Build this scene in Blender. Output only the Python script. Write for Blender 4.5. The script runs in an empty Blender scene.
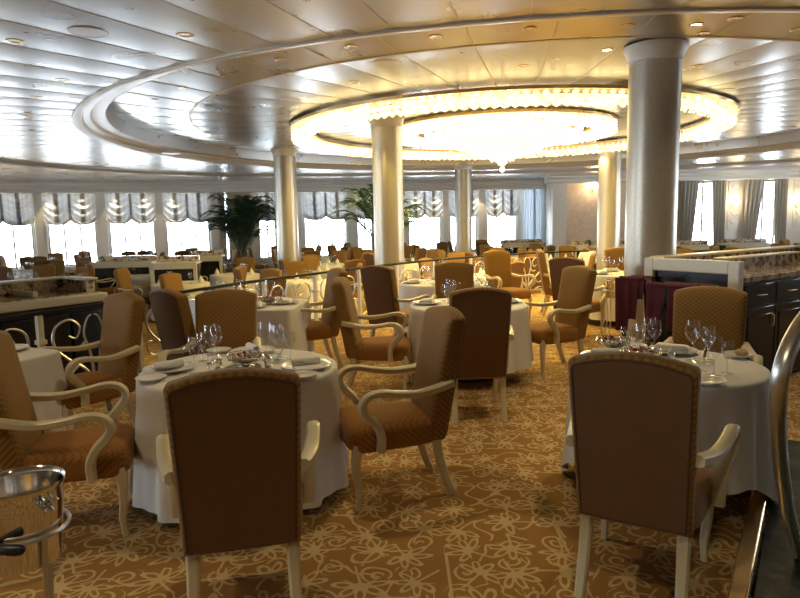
WORLD, CHAND, SPOT, EXPO, LAMPG = 24.0, 2000, 72, 0.0, 1.4
import bpy, math, random
from mathutils import Vector, Matrix
random.seed(7)
R = math.radians
PI = math.pi
SC = bpy.context.scene
COL = SC.collection

# ------------------------------------------------------------------ camera
FPX = 640.0
CAMZ = 1.63
PITCH = math.atan(79 / FPX)
ROLL = 0.020
_F = Vector((0, math.cos(PITCH), -math.sin(PITCH)))
_R0 = Vector((1, 0, 0))
_U0 = Vector((0, math.sin(PITCH), math.cos(PITCH)))
_RT = _R0 * math.cos(ROLL) - _U0 * math.sin(ROLL)
_UP = _U0 * math.cos(ROLL) + _R0 * math.sin(ROLL)
cam_d = bpy.data.cameras.new('camera')
cam_d.sensor_fit = 'HORIZONTAL'
cam_d.sensor_width = 36.0
cam_d.lens = FPX / 800 * 36
cam_d.clip_end = 300
cam = bpy.data.objects.new('camera', cam_d)
COL.objects.link(cam)
m3 = Matrix((_RT, _UP, -_F)).transposed()
cam.matrix_world = Matrix.Translation((0, 0, CAMZ)) @ m3.to_4x4()
SC.camera = cam


def ray(px, py):
    return _F + _RT * ((px - 400) / FPX) - _UP * ((py - 299) / FPX)


def P(px, py, z):
    """where the sight line through a pixel meets the level z"""
    d = ray(px, py)
    return Vector((0, 0, CAMZ)) + d * ((z - CAMZ) / d.z)


def PY(px, py, Y):
    d = ray(px, py)
    return Vector((0, 0, CAMZ)) + d * (Y / d.y)


# ------------------------------------------------------------------ materials
class E:
    """tiny expression builder over shader math nodes"""
    def __init__(s, nt, sock): s.nt, s.s = nt, sock
    def _m(s, op, *a):
        n = s.nt.nodes.new('ShaderNodeMath'); n.operation = op
        for i, x in enumerate((s,) + a):
            if isinstance(x, E): s.nt.links.new(x.s, n.inputs[i])
            else: n.inputs[i].default_value = x
        return E(s.nt, n.outputs[0])
    def __add__(s, o): return s._m('ADD', o)
    def __sub__(s, o): return s._m('SUBTRACT', o)
    def __mul__(s, o): return s._m('MULTIPLY', o)
    def __truediv__(s, o): return s._m('DIVIDE', o)
    def lt(s, o): return s._m('LESS_THAN', o)
    def gt(s, o): return s._m('GREATER_THAN', o)
    def max(s, o): return s._m('MAXIMUM', o)
    def min(s, o): return s._m('MINIMUM', o)
    def abs(s): return s._m('ABSOLUTE')
    def sqrt(s): return s._m('SQRT')
    def cos(s): return s._m('COSINE')
    def sin(s): return s._m('SINE')
    def frac(s): return s._m('FRACT')
    def atan2(s, o): return s._m('ARCTAN2', o)
    def pingpong(s, o): return s._m('PINGPONG', o)
    def wrap(s, a, b): return s._m('WRAP', a, b)


def mat(name, col, rough=0.5, metal=0.0, spec=0.5, sheen=0.0, emit=None, estr=0.0, trans=0.0, coat=0.0):
    m = bpy.data.materials.new(name); m.use_nodes = True
    b = m.node_tree.nodes['Principled BSDF']
    b.inputs['Base Color'].default_value = (*col, 1)
    b.inputs['Roughness'].default_value = rough
    b.inputs['Metallic'].default_value = metal
    b.inputs['Specular IOR Level'].default_value = spec
    b.inputs['Sheen Weight'].default_value = sheen
    b.inputs['Coat Weight'].default_value = coat
    if emit:
        b.inputs['Emission Color'].default_value = (*emit, 1)
        b.inputs['Emission Strength'].default_value = estr
    b.inputs['Transmission Weight'].default_value = trans
    return m


def bs(m): return m.node_tree.nodes['Principled BSDF']


def coords(nt, kind='Object', scale=1.0):
    t = nt.nodes.new('ShaderNodeTexCoord')
    mp = nt.nodes.new('ShaderNodeMapping')
    mp.inputs['Scale'].default_value = (scale,) * 3 if not isinstance(scale, tuple) else scale
    nt.links.new(t.outputs[kind], mp.inputs[0])
    return mp.outputs[0]


def noise(nt, vec, scale, detail=3, rough=.5):
    n = nt.nodes.new('ShaderNodeTexNoise')
    n.inputs['Scale'].default_value = scale; n.inputs['Detail'].default_value = detail
    n.inputs['Roughness'].default_value = rough
    if vec is not None: nt.links.new(vec, n.inputs['Vector'])
    return n


def ramp(nt, fac, stops, interp='LINEAR'):
    r = nt.nodes.new('ShaderNodeValToRGB'); r.color_ramp.interpolation = interp
    e = r.color_ramp.elements
    while len(e) > 1: e.remove(e[-1])
    e[0].position = stops[0][0]; e[0].color = (*stops[0][1], 1)
    for p, c in stops[1:]:
        k = e.new(p); k.color = (*c, 1)
    nt.links.new(fac, r.inputs[0])
    return r.outputs[0]


def bump(m, height, strength=.3, dist=.01):
    nt = m.node_tree
    b = nt.nodes.new('ShaderNodeBump'); b.inputs['Strength'].default_value = strength
    b.inputs['Distance'].default_value = dist
    nt.links.new(height, b.inputs['Height']); nt.links.new(b.outputs[0], bs(m).inputs['Normal'])


M = {}


def fabric(name, c1, c2, scale, pattern=True):
    m = mat(name, c1, .85, sheen=.1, spec=.25); nt = m.node_tree
    v = coords(nt, 'Object')
    n = noise(nt, v, 260, 2)
    if pattern:
        s = nt.nodes.new('ShaderNodeSeparateXYZ'); nt.links.new(v, s.inputs[0])
        X, Y, Z = (E(nt, s.outputs[i]) for i in range(3))
        q = Z - Y
        la = (X * scale).sin() * (q * scale).sin()
        mx = la * .30 + E(nt, n.outputs[0]) * .5 + .25
        c = ramp(nt, mx.s, [(.20, c2), (.72, c1)])
    else:
        c = ramp(nt, n.outputs[0], [(.3, c2), (.7, c1)])
    nt.links.new(c, bs(m).inputs['Base Color'])
    bump(m, n.outputs[0], .25, .002)
    return m


M['fab'] = fabric('gold_brown_fabric', (.31, .165, .040), (.185, .090, .021), 170)
M['seatfab'] = fabric('rust_gold_fabric', (.35, .155, .030), (.22, .085, .016), 170)
M['backfab'] = fabric('brown_weave', (.185, .092, .034), (.13, .062, .022), 60, False)
M['pipe'] = mat('brown_piping', (.085, .035, .012), .7)
M['cream'] = mat('cream_painted_wood', (.62, .53, .33), .34)
M['white'] = mat('white_paint', (.80, .77, .70), .45)
M['plaster'] = mat('cream_plaster', (.84, .81, .75), .55)
M['ivory'] = mat('ivory_lacquer', (.72, .66, .50), .35)
M['dark'] = mat('dark_lacquer', (.012, .013, .02), .18, spec=.6)
M['darkwood'] = mat('dark_wood', (.025, .014, .009), .3)
M['railwood'] = mat('dark_handrail', (.014, .014, .010), .6, spec=.15)
M['black'] = mat('black_iron', (.01, .01, .012), .4)
M['silver'] = mat('polished_silver', (.86, .82, .76), .10, 1.0)
M['steel'] = mat('brushed_steel', (.66, .65, .60), .34, 1.0)
M['brass'] = mat('brass', (.85, .60, .28), .25, 1.0)
M['china'] = mat('white_china', (.82, .80, .76), .12, spec=.6)
M['linen'] = mat('white_linen', (.78, .75, .69), .8)
M['napkin'] = mat('napkin_linen', (.84, .81, .75), .8)
M['bread'] = mat('bread_crust', (.62, .40, .17), .7)
M['burg'] = mat('burgundy_cloth', (.075, .005, .013), .8)
M['redglint'] = mat('red_bead', (.5, .03, .02), .08, spec=.7)  # red glints of the table silver, put in as coloured beads
M['skin'] = mat('skin', (.42, .23, .15), .5)
M['hair'] = mat('dark_hair', (.015, .011, .009), .5)
M['shirt'] = mat('white_shirt', (.82, .84, .88), .7)
M['trouser'] = mat('dark_trousers', (.03, .03, .04), .7)
M['terracotta'] = mat('planter_glaze', (.28, .22, .15), .4)
M['leaf'] = mat('palm_leaf', (.022, .060, .026), .5)
M['trunk'] = mat('palm_trunk', (.16, .11, .06), .9)
M['bottle'] = mat('black_bottle_glass', (.006, .007, .01), .06, spec=.8)
M['greyring'] = mat('speaker_grille', (.80, .79, .76), .38, .6)

# glass, thin walled: see-through with fresnel reflection
def thin_glass(name, tint, refl=1.0, rough=.03):
    m = bpy.data.materials.new(name); m.use_nodes = True; nt = m.node_tree
    for n in list(nt.nodes): nt.nodes.remove(n)
    out = nt.nodes.new('ShaderNodeOutputMaterial'); mix = nt.nodes.new('ShaderNodeMixShader')
    tr = nt.nodes.new('ShaderNodeBsdfTransparent'); tr.inputs[0].default_value = (*tint, 1)
    gl = nt.nodes.new('ShaderNodeBsdfGlossy'); gl.inputs['Roughness'].default_value = rough
    lw = nt.nodes.new('ShaderNodeLayerWeight'); lw.inputs[0].default_value = .35
    k = E(nt, lw.outputs['Facing']) * E(nt, lw.outputs['Facing']) * refl + .06
    nt.links.new(k.s, mix.inputs[0]); nt.links.new(tr.outputs[0], mix.inputs[1])
    nt.links.new(gl.outputs[0], mix.inputs[2]); nt.links.new(mix.outputs[0], out.inputs[0])
    return m


M['glass'] = thin_glass('wine_glass', (.965, .97, .975), .62)
M['glassfar'] = thin_glass('stemware_glass', (.95, .96, .97), .9, .16)
M['pane'] = thin_glass('window_glass', (.97, .985, 1.0), .3)

# granite
m = mat('speckled_granite', (.5, .4, .3), .15, spec=.6); nt = m.node_tree
v = coords(nt, 'Object')
n1 = noise(nt, v, 14, 5, .7)
c = ramp(nt, n1.outputs[0], [(.36, (.035, .025, .02)), (.45, (.22, .14, .09)), (.52, (.62, .50, .36)), (.66, (.78, .68, .54))])
nt.links.new(c, bs(m).inputs['Base Color']); M['granite'] = m

# stair balustrade marble-like glass
m = mat('green_marbled_glass', (.05, .06, .04), .35, spec=.35); nt = m.node_tree
v = coords(nt, 'Object')
n1 = noise(nt, v, 7, 6, .65)
c = ramp(nt, n1.outputs[0], [(.38, (.012, .018, .012)), (.52, (.045, .055, .03)), (.66, (.13, .12, .06))])
nt.links.new(c, bs(m).inputs['Base Color']); M['marble'] = m

# satin metal ceiling panels
m = mat('satin_metal_panels', (.66, .655, .635), .30, .88); nt = m.node_tree
v = coords(nt, 'Object')
n1 = noise(nt, v, 2.2, 2)
rr = E(nt, n1.outputs[0]) * .12 + .23
nt.links.new(rr.s, bs(m).inputs['Roughness']); M['ceil'] = m
M['ceilwarm'] = mat('carpet_glow_panels', (.72, .52, .24), .30, .85)  # unused panel tint with the carpet's orange reflection put into the colour
M['rim'] = mat('cream_ceiling_moulding', (.80, .75, .66), .36, .25)

# columns: silver-beige leaf
m = mat('champagne_column_leaf', (.56, .50, .40), .33, .45); nt = m.node_tree
v = coords(nt, 'Object')
n1 = noise(nt, v, 60, 3)
c = ramp(nt, n1.outputs[0], [(.3, (.42, .37, .285)), (.7, (.51, .46, .37))])
nt.links.new(c, bs(m).inputs['Base Color']); M['column'] = m

# damask wall paper
m = mat('peach_damask', (.66, .50, .36), .6); nt = m.node_tree
v = coords(nt, 'Object', 3.2)
n1 = noise(nt, v, 3.0, 2)
c = ramp(nt, n1.outputs[0], [(.46, (.80, .63, .47)), (.52, (.74, .57, .41))])
nt.links.new(c, bs(m).inputs['Base Color']); M['peach'] = m

# drapes
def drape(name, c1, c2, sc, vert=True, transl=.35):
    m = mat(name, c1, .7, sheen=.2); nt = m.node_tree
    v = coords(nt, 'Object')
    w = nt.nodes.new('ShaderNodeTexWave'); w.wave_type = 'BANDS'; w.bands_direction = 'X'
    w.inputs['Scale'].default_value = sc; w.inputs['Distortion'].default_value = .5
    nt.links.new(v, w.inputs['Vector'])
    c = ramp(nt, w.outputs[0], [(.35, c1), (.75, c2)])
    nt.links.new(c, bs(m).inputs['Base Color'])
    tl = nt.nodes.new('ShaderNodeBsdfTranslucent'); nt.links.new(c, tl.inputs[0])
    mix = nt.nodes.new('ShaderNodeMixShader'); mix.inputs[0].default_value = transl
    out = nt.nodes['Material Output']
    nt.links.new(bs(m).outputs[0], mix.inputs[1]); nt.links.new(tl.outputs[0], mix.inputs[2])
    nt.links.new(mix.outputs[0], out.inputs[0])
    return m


M['valance'] = drape('silver_shade_silk', (.78, .77, .75), (.70, .69, .67), 2.2, transl=.13)
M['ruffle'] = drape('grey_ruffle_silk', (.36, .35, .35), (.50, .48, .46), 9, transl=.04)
M['curtain'] = drape('grey_beige_curtain', (.62, .59, .53), (.52, .49, .43), 6, transl=.22)
M['sheer'] = drape('white_sheer', (.85, .88, .90), (.78, .82, .86), 6, transl=.6)


# carpet: cream flower and vine outlines on amber
def carpet():
    m = mat('floral_carpet', (.4, .2, .05), .95, spec=.1); nt = m.node_tree
    v = coords(nt, 'Object')
    nz = noise(nt, v, 3.2, 1)
    warp = nt.nodes.new('ShaderNodeVectorMath'); warp.operation = 'SCALE'; warp.inputs['Scale'].default_value = .10
    sub = nt.nodes.new('ShaderNodeVectorMath'); sub.operation = 'SUBTRACT'; sub.inputs[1].default_value = (.5, .5, .5)
    nt.links.new(nz.outputs['Color'], sub.inputs[0]); nt.links.new(sub.outputs[0], warp.inputs[0])
    ad = nt.nodes.new('ShaderNodeVectorMath'); ad.operation = 'ADD'
    nt.links.new(v, ad.inputs[0]); nt.links.new(warp.outputs[0], ad.inputs[1])

    def cells(scale, off, rnd):
        mp = nt.nodes.new('ShaderNodeMapping'); mp.inputs['Location'].default_value = (off, off * .7, 0)
        nt.links.new(ad.outputs[0], mp.inputs[0])
        vo = nt.nodes.new('ShaderNodeTexVoronoi'); vo.voronoi_dimensions = '2D'
        vo.inputs['Scale'].default_value = scale; vo.inputs['Randomness'].default_value = rnd
        nt.links.new(mp.outputs[0], vo.inputs['Vector'])
        d = nt.nodes.new('ShaderNodeVectorMath'); d.operation = 'SUBTRACT'
        nt.links.new(mp.outputs[0], d.inputs[0]); nt.links.new(vo.outputs['Position'], d.inputs[1])
        s = nt.nodes.new('ShaderNodeSeparateXYZ'); nt.links.new(d.outputs[0], s.inputs[0])
        c = nt.nodes.new('ShaderNodeSeparateColor'); nt.links.new(vo.outputs['Color'], c.inputs[0])
        x, y = E(nt, s.outputs[0]), E(nt, s.outputs[1])
        r = (x * x + y * y).sqrt()
        th = y.atan2(x) + E(nt, c.outputs[0]) * 6.283
        return r, th
    # flowers: petal outlines in eight sectors, five of them filled
    r, th = cells(4.1, 0, .5)
    th = th.wrap(PI, -PI)
    n = 8
    a = (th + PI / n).wrap(2 * PI / n, 0) - PI / n
    u, w = r * a.cos(), r * a.sin()
    e = (((u - .070) / .043) * ((u - .070) / .043) + (w / .0175) * (w / .0175)).sqrt()
    fl = (e - 1).abs().lt(.32) * th.abs().lt(2.1)
    stem = (r * (th.abs() - PI).sin()).abs().lt(.0065) * th.abs().gt(2.3) * r.lt(.15)
    bud = r.lt(.020)
    # spiral tendrils
    r2, th2 = cells(4.4, .9, .5)
    sp = ((r2 / .040 - th2 / (2 * PI)).frac() - .5).abs().lt(.17) * r2.lt(.078) * r2.gt(.012)
    # vines
    n3 = noise(nt, v, 5.0, 0)
    vine = (E(nt, n3.outputs[0]) - .5).abs().lt(.018)
    inside = r.lt(.118) * th.abs().lt(2.1)
    vines = vine * (inside * -1 + 1)
    spi = sp * (inside * -1 + 1)
    lines = fl.max(stem).max(bud).max(spi).max(vines)
    fz = noise(nt, v, 300, 2)
    f = lines * .8 + E(nt, fz.outputs[0]) * .2
    c = ramp(nt, f.s, [(.05, (.32, .160, .045)), (.16, (.39, .205, .062)), (.85, (.585, .415, .19)), (1, (.64, .47, .225))])
    nt.links.new(c, bs(m).inputs['Base Color'])
    bump(m, fz.outputs[0], .4, .004)
    return m


M['carpet'] = carpet()


# crystals of the chandelier: glowing, each a little different
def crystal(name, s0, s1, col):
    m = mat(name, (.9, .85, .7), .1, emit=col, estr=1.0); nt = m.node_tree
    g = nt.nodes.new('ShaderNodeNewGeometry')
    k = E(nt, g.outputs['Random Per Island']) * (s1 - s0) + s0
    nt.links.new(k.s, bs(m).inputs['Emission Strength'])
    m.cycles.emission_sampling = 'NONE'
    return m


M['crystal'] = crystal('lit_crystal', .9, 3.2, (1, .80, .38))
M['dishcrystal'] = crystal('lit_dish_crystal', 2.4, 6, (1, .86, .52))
M['lampglow'] = mat('lamp_tubes', (1, .9, .7), .5, emit=(1, .76, .36), estr=LAMPG)
M['bulb'] = mat('warm_bulb', (1, .9, .7), .5, emit=(1, .78, .45), estr=12)
M['litlens'] = mat('lit_downlight_lens', (1, .9, .7), .5, emit=(1, .80, .50), estr=6)


# ------------------------------------------------------------------ mesh builder
class B:
    def __init__(s): s.v, s.f, s.mi, s.cur = [], [], [], 0

    def add(s, vs, fs):
        o = len(s.v)
        s.v += [tuple(p) for p in vs]
        s.f += [tuple(i + o for i in q) for q in fs]
        s.mi += [s.cur] * len(fs)
        return s

    def box(s, c, d, rz=0):
        x, y, z = (k / 2 for k in d)
        vs = []
        for sz in (-1, 1):
            for sx, sy in ((-1, -1), (1, -1), (1, 1), (-1, 1)):
                a, b = sx * x, sy * y
                vs.append((c[0] + a * math.cos(rz) - b * math.sin(rz), c[1] + a * math.sin(rz) + b * math.cos(rz), c[2] + sz * z))
        return s.add(vs, [(3, 2, 1, 0), (4, 5, 6, 7), (0, 1, 5, 4), (1, 2, 6, 5), (2, 3, 7, 6), (3, 0, 4, 7)])

    def lathe(s, prof, n=24, c=(0, 0, 0), cap=True):
        vs, fs = [], []
        for r, z in prof:
            for i in range(n):
                a = 2 * PI * i / n
                vs.append((c[0] + r * math.cos(a), c[1] + r * math.sin(a), c[2] + z))
        k = len(prof)
        for j in range(k - 1):
            for i in range(n):
                i2 = (i + 1) % n
                fs.append((j * n + i, j * n + i2, (j + 1) * n + i2, (j + 1) * n + i))
        if cap:
            if prof[0][0] > 1e-4: fs.append(tuple(range(n - 1, -1, -1)))
            if prof[-1][0] > 1e-4: fs.append(tuple((k - 1) * n + i for i in range(n)))
        return s.add(vs, fs)

    def sweep(s, path, sect, scales=None, side=None, closed=False):
        """sect: list of (a,b) in the (side, normal) frame"""
        path = [Vector(p) for p in path]; n, k = len(path), len(sect)
        vs, fs = [], []
        prev = None
        for i, p in enumerate(path):
            if closed: t = path[(i + 1) % n] - path[i - 1]
            else: t = path[min(i + 1, n - 1)] - path[max(i - 1, 0)]
            t.normalize()
            if side is not None: x = Vector(side)
            else:
                x = prev if prev is not None else (Vector((0, 0, 1)).cross(t) if abs(t.z) < .95 else Vector((1, 0, 0)))
            x = (x - t * x.dot(t)).normalized(); prev = x
            y = t.cross(x)
            sc = scales[i] if scales else 1
            for a, b in sect: vs.append(p + x * a * sc + y * b * sc)
        for i in range(n if closed else n - 1):
            for j in range(k):
                a, b = i * k + j, i * k + (j + 1) % k
                c, d = ((i + 1) % n) * k + (j + 1) % k, ((i + 1) % n) * k + j
                fs.append((a, b, c, d))
        if not closed:
            fs.append(tuple(range(k - 1, -1, -1))); fs.append(tuple((n - 1) * k + j for j in range(k)))
        return s.add(vs, fs)

    def tube(s, path, r, n=8, scales=None, closed=False):
        return s.sweep(path, [(r * math.cos(2 * PI * i / n), r * math.sin(2 * PI * i / n)) for i in range(n)], scales, None, closed)

    def grid(s, fn, nu, nv, wrap=False):
        vs = [fn(i / nu, j / nv) for j in range(nv + 1) for i in range(nu if wrap else nu + 1)]
        w = nu if wrap else nu + 1
        fs = [(j * w + i, j * w + (i + 1) % w, (j + 1) * w + (i + 1) % w, (j + 1) * w + i)
              for j in range(nv) for i in range(nu)]
        return s.add(vs, fs)

    def loft(s, rings, capa=True, capb=True):
        k = len(rings[0]); vs = [p for r in rings for p in r]; fs = []
        for j in range(len(rings) - 1):
            for i in range(k):
                i2 = (i + 1) % k
                fs.append((j * k + i, j * k + i2, (j + 1) * k + i2, (j + 1) * k + i))
        if capa: fs.append(tuple(range(k - 1, -1, -1)))
        if capb: fs.append(tuple((len(rings) - 1) * k + i for i in range(k)))
        return s.add(vs, fs)

    def build(s, name, material, parent=None, smooth=True, bevel=0, angle=38):
        me = bpy.data.meshes.new(name)
        me.from_pydata(s.v, [], s.f)
        ms = material if isinstance(material, (list, tuple)) else [material]
        for q in ms: me.materials.append(q if not isinstance(q, str) else M[q])
        if len(ms) > 1: me.polygons.foreach_set('material_index', s.mi)
        import bmesh
        bm = bmesh.new(); bm.from_mesh(me); bmesh.ops.recalc_face_normals(bm, faces=bm.faces); bm.to_mesh(me); bm.free()
        if smooth:
            me.polygons.foreach_set('use_smooth', [True] * len(me.polygons))
            me.set_sharp_from_angle(angle=R(angle))
        o = bpy.data.objects.new(name, me); COL.objects.link(o)
        if parent is not None: o.parent = parent
        if bevel:
            bv = o.modifiers.new('bevel', 'BEVEL'); bv.width = bevel; bv.segments = 2; bv.limit_method = 'ANGLE'
        return o


def tag(o, label=None, cat=None, group=None, kind=None):
    if label: o['label'] = label
    if cat: o['category'] = cat
    if group: o['group'] = group
    if kind: o['kind'] = kind
    return o


def thing(name, label, cat, loc=(0, 0, 0), rz=0, group=None):
    o = bpy.data.objects.new(name, None); COL.objects.link(o)
    o.location = loc; o.rotation_euler = (0, 0, rz)
    return tag(o, label, cat, group)


KIDS = {}


def kids(o):
    if o.name not in KIDS: KIDS[o.name] = [c for c in COL.objects if c.parent == o]
    return KIDS[o.name]


def copy_tree(o, parent=None):
    c = o.copy(); COL.objects.link(c)
    if parent is not None: c.parent = parent
    for ch in kids(o): copy_tree(ch, c)
    return c


def catmull(pts, k=8, closed=False):
    pts = [Vector(p) for p in pts]; n = len(pts); out = []
    rng = range(n) if closed else range(n - 1)
    for i in rng:
        if closed: p0, p1, p2, p3 = pts[i - 1], pts[i], pts[(i + 1) % n], pts[(i + 2) % n]
        else: p0, p1, p2, p3 = pts[max(i - 1, 0)], pts[i], pts[i + 1], pts[min(i + 2, n - 1)]
        for j in range(k):
            t = j / k
            out.append(.5 * ((2 * p1) + (p2 - p0) * t + (2 * p0 - 5 * p1 + 4 * p2 - p3) * t * t + (3 * p1 - p0 - 3 * p2 + p3) * t ** 3))
    if not closed: out.append(pts[-1])
    return out


def sq(a, b, n=8, p=.6):
    """rounded-rectangle section"""
    out = []
    for i in range(n):
        t = 2 * PI * (i + .5) / n
        c, s_ = math.cos(t), math.sin(t)
        out.append((a * math.copysign(abs(c) ** p, c), b * math.copysign(abs(s_) ** p, s_)))
    return out


def spin(x, y, a):
    return Vector((x * math.cos(a) - y * math.sin(a), x * math.sin(a) + y * math.cos(a)))
# light levels are set in one place
# ------------------------------------------------------------------ the room
CX, CY = 2.5, 13.35            # centre of the round ceiling
NTRIM = [0]


def struct(o, label=None): return tag(o, label, None, None, 'structure')


def trim(b, material, **k):
    NTRIM[0] += 1
    return struct(b.build('trim_%d' % NTRIM[0], material, **k))


LZ = -.35                     # the main floor, two steps below the raised tier in front
b = B(); b.add([(-24, -8, LZ), (20, -8, LZ), (20, 31, LZ), (-24, 31, LZ)], [(0, 1, 2, 3)])
floor_o = struct(b.build('floor', 'carpet', smooth=False))
rail_pts = [P(-70, 334, .88), P(0, 319, .88), P(110, 303, .88), P(180, 292.5, .88), P(250, 282, .88), P(320, 273, .88), P(435, 260, .88), P(535, 253, .88), P(588, 251, .88)]
rp = catmull([(p.x, p.y, .88) for p in rail_pts], 10)
edge = [(-22, 3.0), (-6.5, 4.1)] + [(p.x + .05, p.y + .10) for p in rp] + [(4.5, 13.6), (5.2, 11.6), (6.4, 10.6), (9, 10.2), (17, 10)]
poly = edge + [(17, -6), (-22, -6)]
b = B(); b.loft([[(x, y, LZ) for x, y in poly], [(x, y, 0) for x, y in poly]], capa=False)
struct(b.build('floor_raised', 'carpet', floor_o, smooth=False))


def ceil_ring(b, r0, r1, z0, z1, n, bow, nr=3, ns=6, off=0.0):
    for i in range(n):
        a0, a1 = 2 * PI * i / n + off, 2 * PI * (i + 1) / n + off
        vs = []
        for k in range(nr + 1):
            t = k / nr; r = r0 + (r1 - r0) * t; z = z0 + (z1 - z0) * t
            for j in range(ns + 1):
                u = j / ns; a = a0 + (a1 - a0) * u
                vs.append((CX + r * math.cos(a), CY + r * math.sin(a), z - bow * (1 - (2 * u - 1) ** 2) * min(1, r / 5)))
        fs = [(k * (ns + 1) + j, k * (ns + 1) + j + 1, (k + 1) * (ns + 1) + j + 1, (k + 1) * (ns + 1) + j) for k in range(nr) for j in range(ns)]
        b.add(vs, fs)


b = B(); ceil_ring(b, 8.12, 24, 3.22, 3.22, 90, .007, 3, 6)
ceil_o = struct(b.build('ceiling', 'ceil', angle=8))
b = B(); ceil_ring(b, .3, 6.37, 3.48, 3.48, 48, .008, 3, 8)
struct(b.build('ceiling_inner', 'ceil', ceil_o, angle=8))
b = B(); ceil_ring(b, 6.39, 7.67, 3.48, 3.58, 48, .003, 2, 6); ceil_ring(b, 7.67, 7.672, 3.58, 3.345, 48, 0, 1, 4)
struct(b.build('ceiling_slope', 'ceil', ceil_o, angle=8))
b = B()
for n_, r0, r1, z in ((90, 8.14, 20, 3.221), (48, .4, 6.36, 3.481), (48, 6.40, 7.66, None)):
    for i in range(n_):
        a = 2 * PI * i / n_; ca, sa = math.cos(a), math.sin(a)
        z0, z1 = (z, z) if z else (3.481, 3.578)
        vs = []
        for r, zz in ((r0, z0), (r1, z1)):
            for w_, dz in ((-.009, .004), (.009, .004), (.009, -.005), (-.009, -.005)): vs.append((CX + r * ca - w_ * sa, CY + r * sa + w_ * ca, zz + dz))
        b.add(vs, [(0, 1, 5, 4), (1, 2, 6, 5), (2, 3, 7, 6), (3, 0, 4, 7), (0, 3, 2, 1), (4, 5, 6, 7)])
struct(b.build('ceiling_seams', 'rim', ceil_o, smooth=False))
b = B(); b.box((-2, 11.5, 3.75), (48, 42, .1))
struct(b.build('ceiling_deck', 'rim', ceil_o, smooth=False))


def ring_trim(prof, n=160):
    b = B(); k = len(prof); vs, fs = [], []
    for i in range(n):
        a = 2 * PI * i / n
        for r, z in prof: vs.append((CX + r * math.cos(a), CY + r * math.sin(a), z))
    for i in range(n):
        for j in range(k):
            j2 = (j + 1) % k; i2 = (i + 1) % n
            fs.append((i * k + j, i2 * k + j, i2 * k + j2, i * k + j2))
    b.add(vs, fs); return b


trim(ring_trim([(7.68, 3.64), (7.68, 3.345), (7.71, 3.33), (7.87, 3.325), (7.90, 3.285), (7.99, 3.265), (8.02, 3.215), (8.12, 3.195), (8.15, 3.20), (8.15, 3.26)]), 'rim')
trim(ring_trim([(6.35, 3.52), (6.35, 3.475), (6.38, 3.468), (6.41, 3.475), (6.41, 3.52)]), 'rim')
def oval_trim(prof, rx, ry, p=2.6, n=160):
    b = B(); k = len(prof); vs, fs = [], []
    for i in range(n):
        a = 2 * PI * i / n; c, s = math.cos(a), math.sin(a)
        q = (abs(c) ** p + abs(s) ** p) ** (-1 / p)
        for r, z in prof: vs.append((CX + (rx * q + r) * c, 12.0 + (ry * q + r) * s, z))
    for i in range(n):
        for j in range(k):
            j2 = (j + 1) % k; i2 = (i + 1) % n
            fs.append((i * k + j, i2 * k + j, i2 * k + j2, i * k + j2))
    b.add(vs, fs); return b


trim(oval_trim([(-.25, 3.26), (-.25, 3.18), (-.18, 3.14), (0, 3.12), (.10, 3.10), (.2, 3.12), (.28, 3.16), (.28, 3.26)], 12.0, 10.3), 'rim')

# ---- walls with window openings
WZ0, WZ1, WTOP = .18, 2.80, 3.7


def on_line(px, p0, p1):
    """distance along a wall line where a sight column crosses it"""
    d = ray(px, 215); dx, dy = d.x, d.y
    ex, ey = p1[0] - p0[0], p1[1] - p0[1]
    det = dx * ey - dy * ex
    s = (dx * -p0[1] - dy * -p0[0]) / det
    return s * math.hypot(ex, ey)


def wall(b, p0, p1, ops, th=.3):
    """boxes along the line p0-p1, outer side to the left of travel; ops = [(s0,s1,z0,z1)]"""
    L = math.hypot(p1[0] - p0[0], p1[1] - p0[1]); a = math.atan2(p1[1] - p0[1], p1[0] - p0[0])
    def seg(s0, s1, z0, z1):
        if s1 - s0 < 1e-3 or z1 - z0 < 1e-3: return
        s = (s0 + s1) / 2
        b.box((p0[0] + s * math.cos(a) - th / 2 * math.sin(a), p0[1] + s * math.sin(a) + th / 2 * math.cos(a), (z0 + z1) / 2), (s1 - s0, th, z1 - z0), a)
    s = 0
    for s0, s1, z0, z1 in sorted(ops):
        seg(s, s0, LZ, WTOP); seg(s0, s1, LZ, z0); seg(s0, s1, z1, WTOP); s = s1
    seg(s, L, LZ, WTOP)
    return a


NWIN = [0]
PORTALS = []


def window(p0, a, s0, s1, z0, z1, lites=3):
    NWIN[0] += 1
    w = s1 - s0; sc = (s0 + s1) / 2
    o = struct(bpy.data.objects.new('window_%d' % NWIN[0], None)); COL.objects.link(o)
    o.location = (p0[0] + sc * math.cos(a), p0[1] + sc * math.sin(a), z0); o.rotation_euler = (0, 0, a)
    h = z1 - z0; t = .06
    b = B()
    b.box((-w / 2 + t / 2, .14, h / 2), (t, .1, h)); b.box((w / 2 - t / 2, .14, h / 2), (t, .1, h))
    b.box((0, .14, t / 2), (w - 2 * t, .1, t)); b.box((0, .14, h - t / 2), (w - 2 * t, .1, t))
    for i in range(1, lites): b.box((-w / 2 + w * i / lites, .14, h / 2), (.065, .06, h - 2 * t))
    struct(b.build('window_frame', 'white', o, bevel=.006))
    b = B(); b.box((0, .15, h / 2), (w - 2 * t, .008, h - 2 * t))
    struct(b.build('window_pane', 'pane', o, smooth=False))
    b = B(); b.box((0, -.06, -.02), (w + .1, .24, .05))
    struct(b.build('window_sill', 'white', o, bevel=.008))
    PORTALS.append((o.location + Vector((-.32 * math.sin(a), .32 * math.cos(a), h / 2)), a, w, h))
    return o


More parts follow.
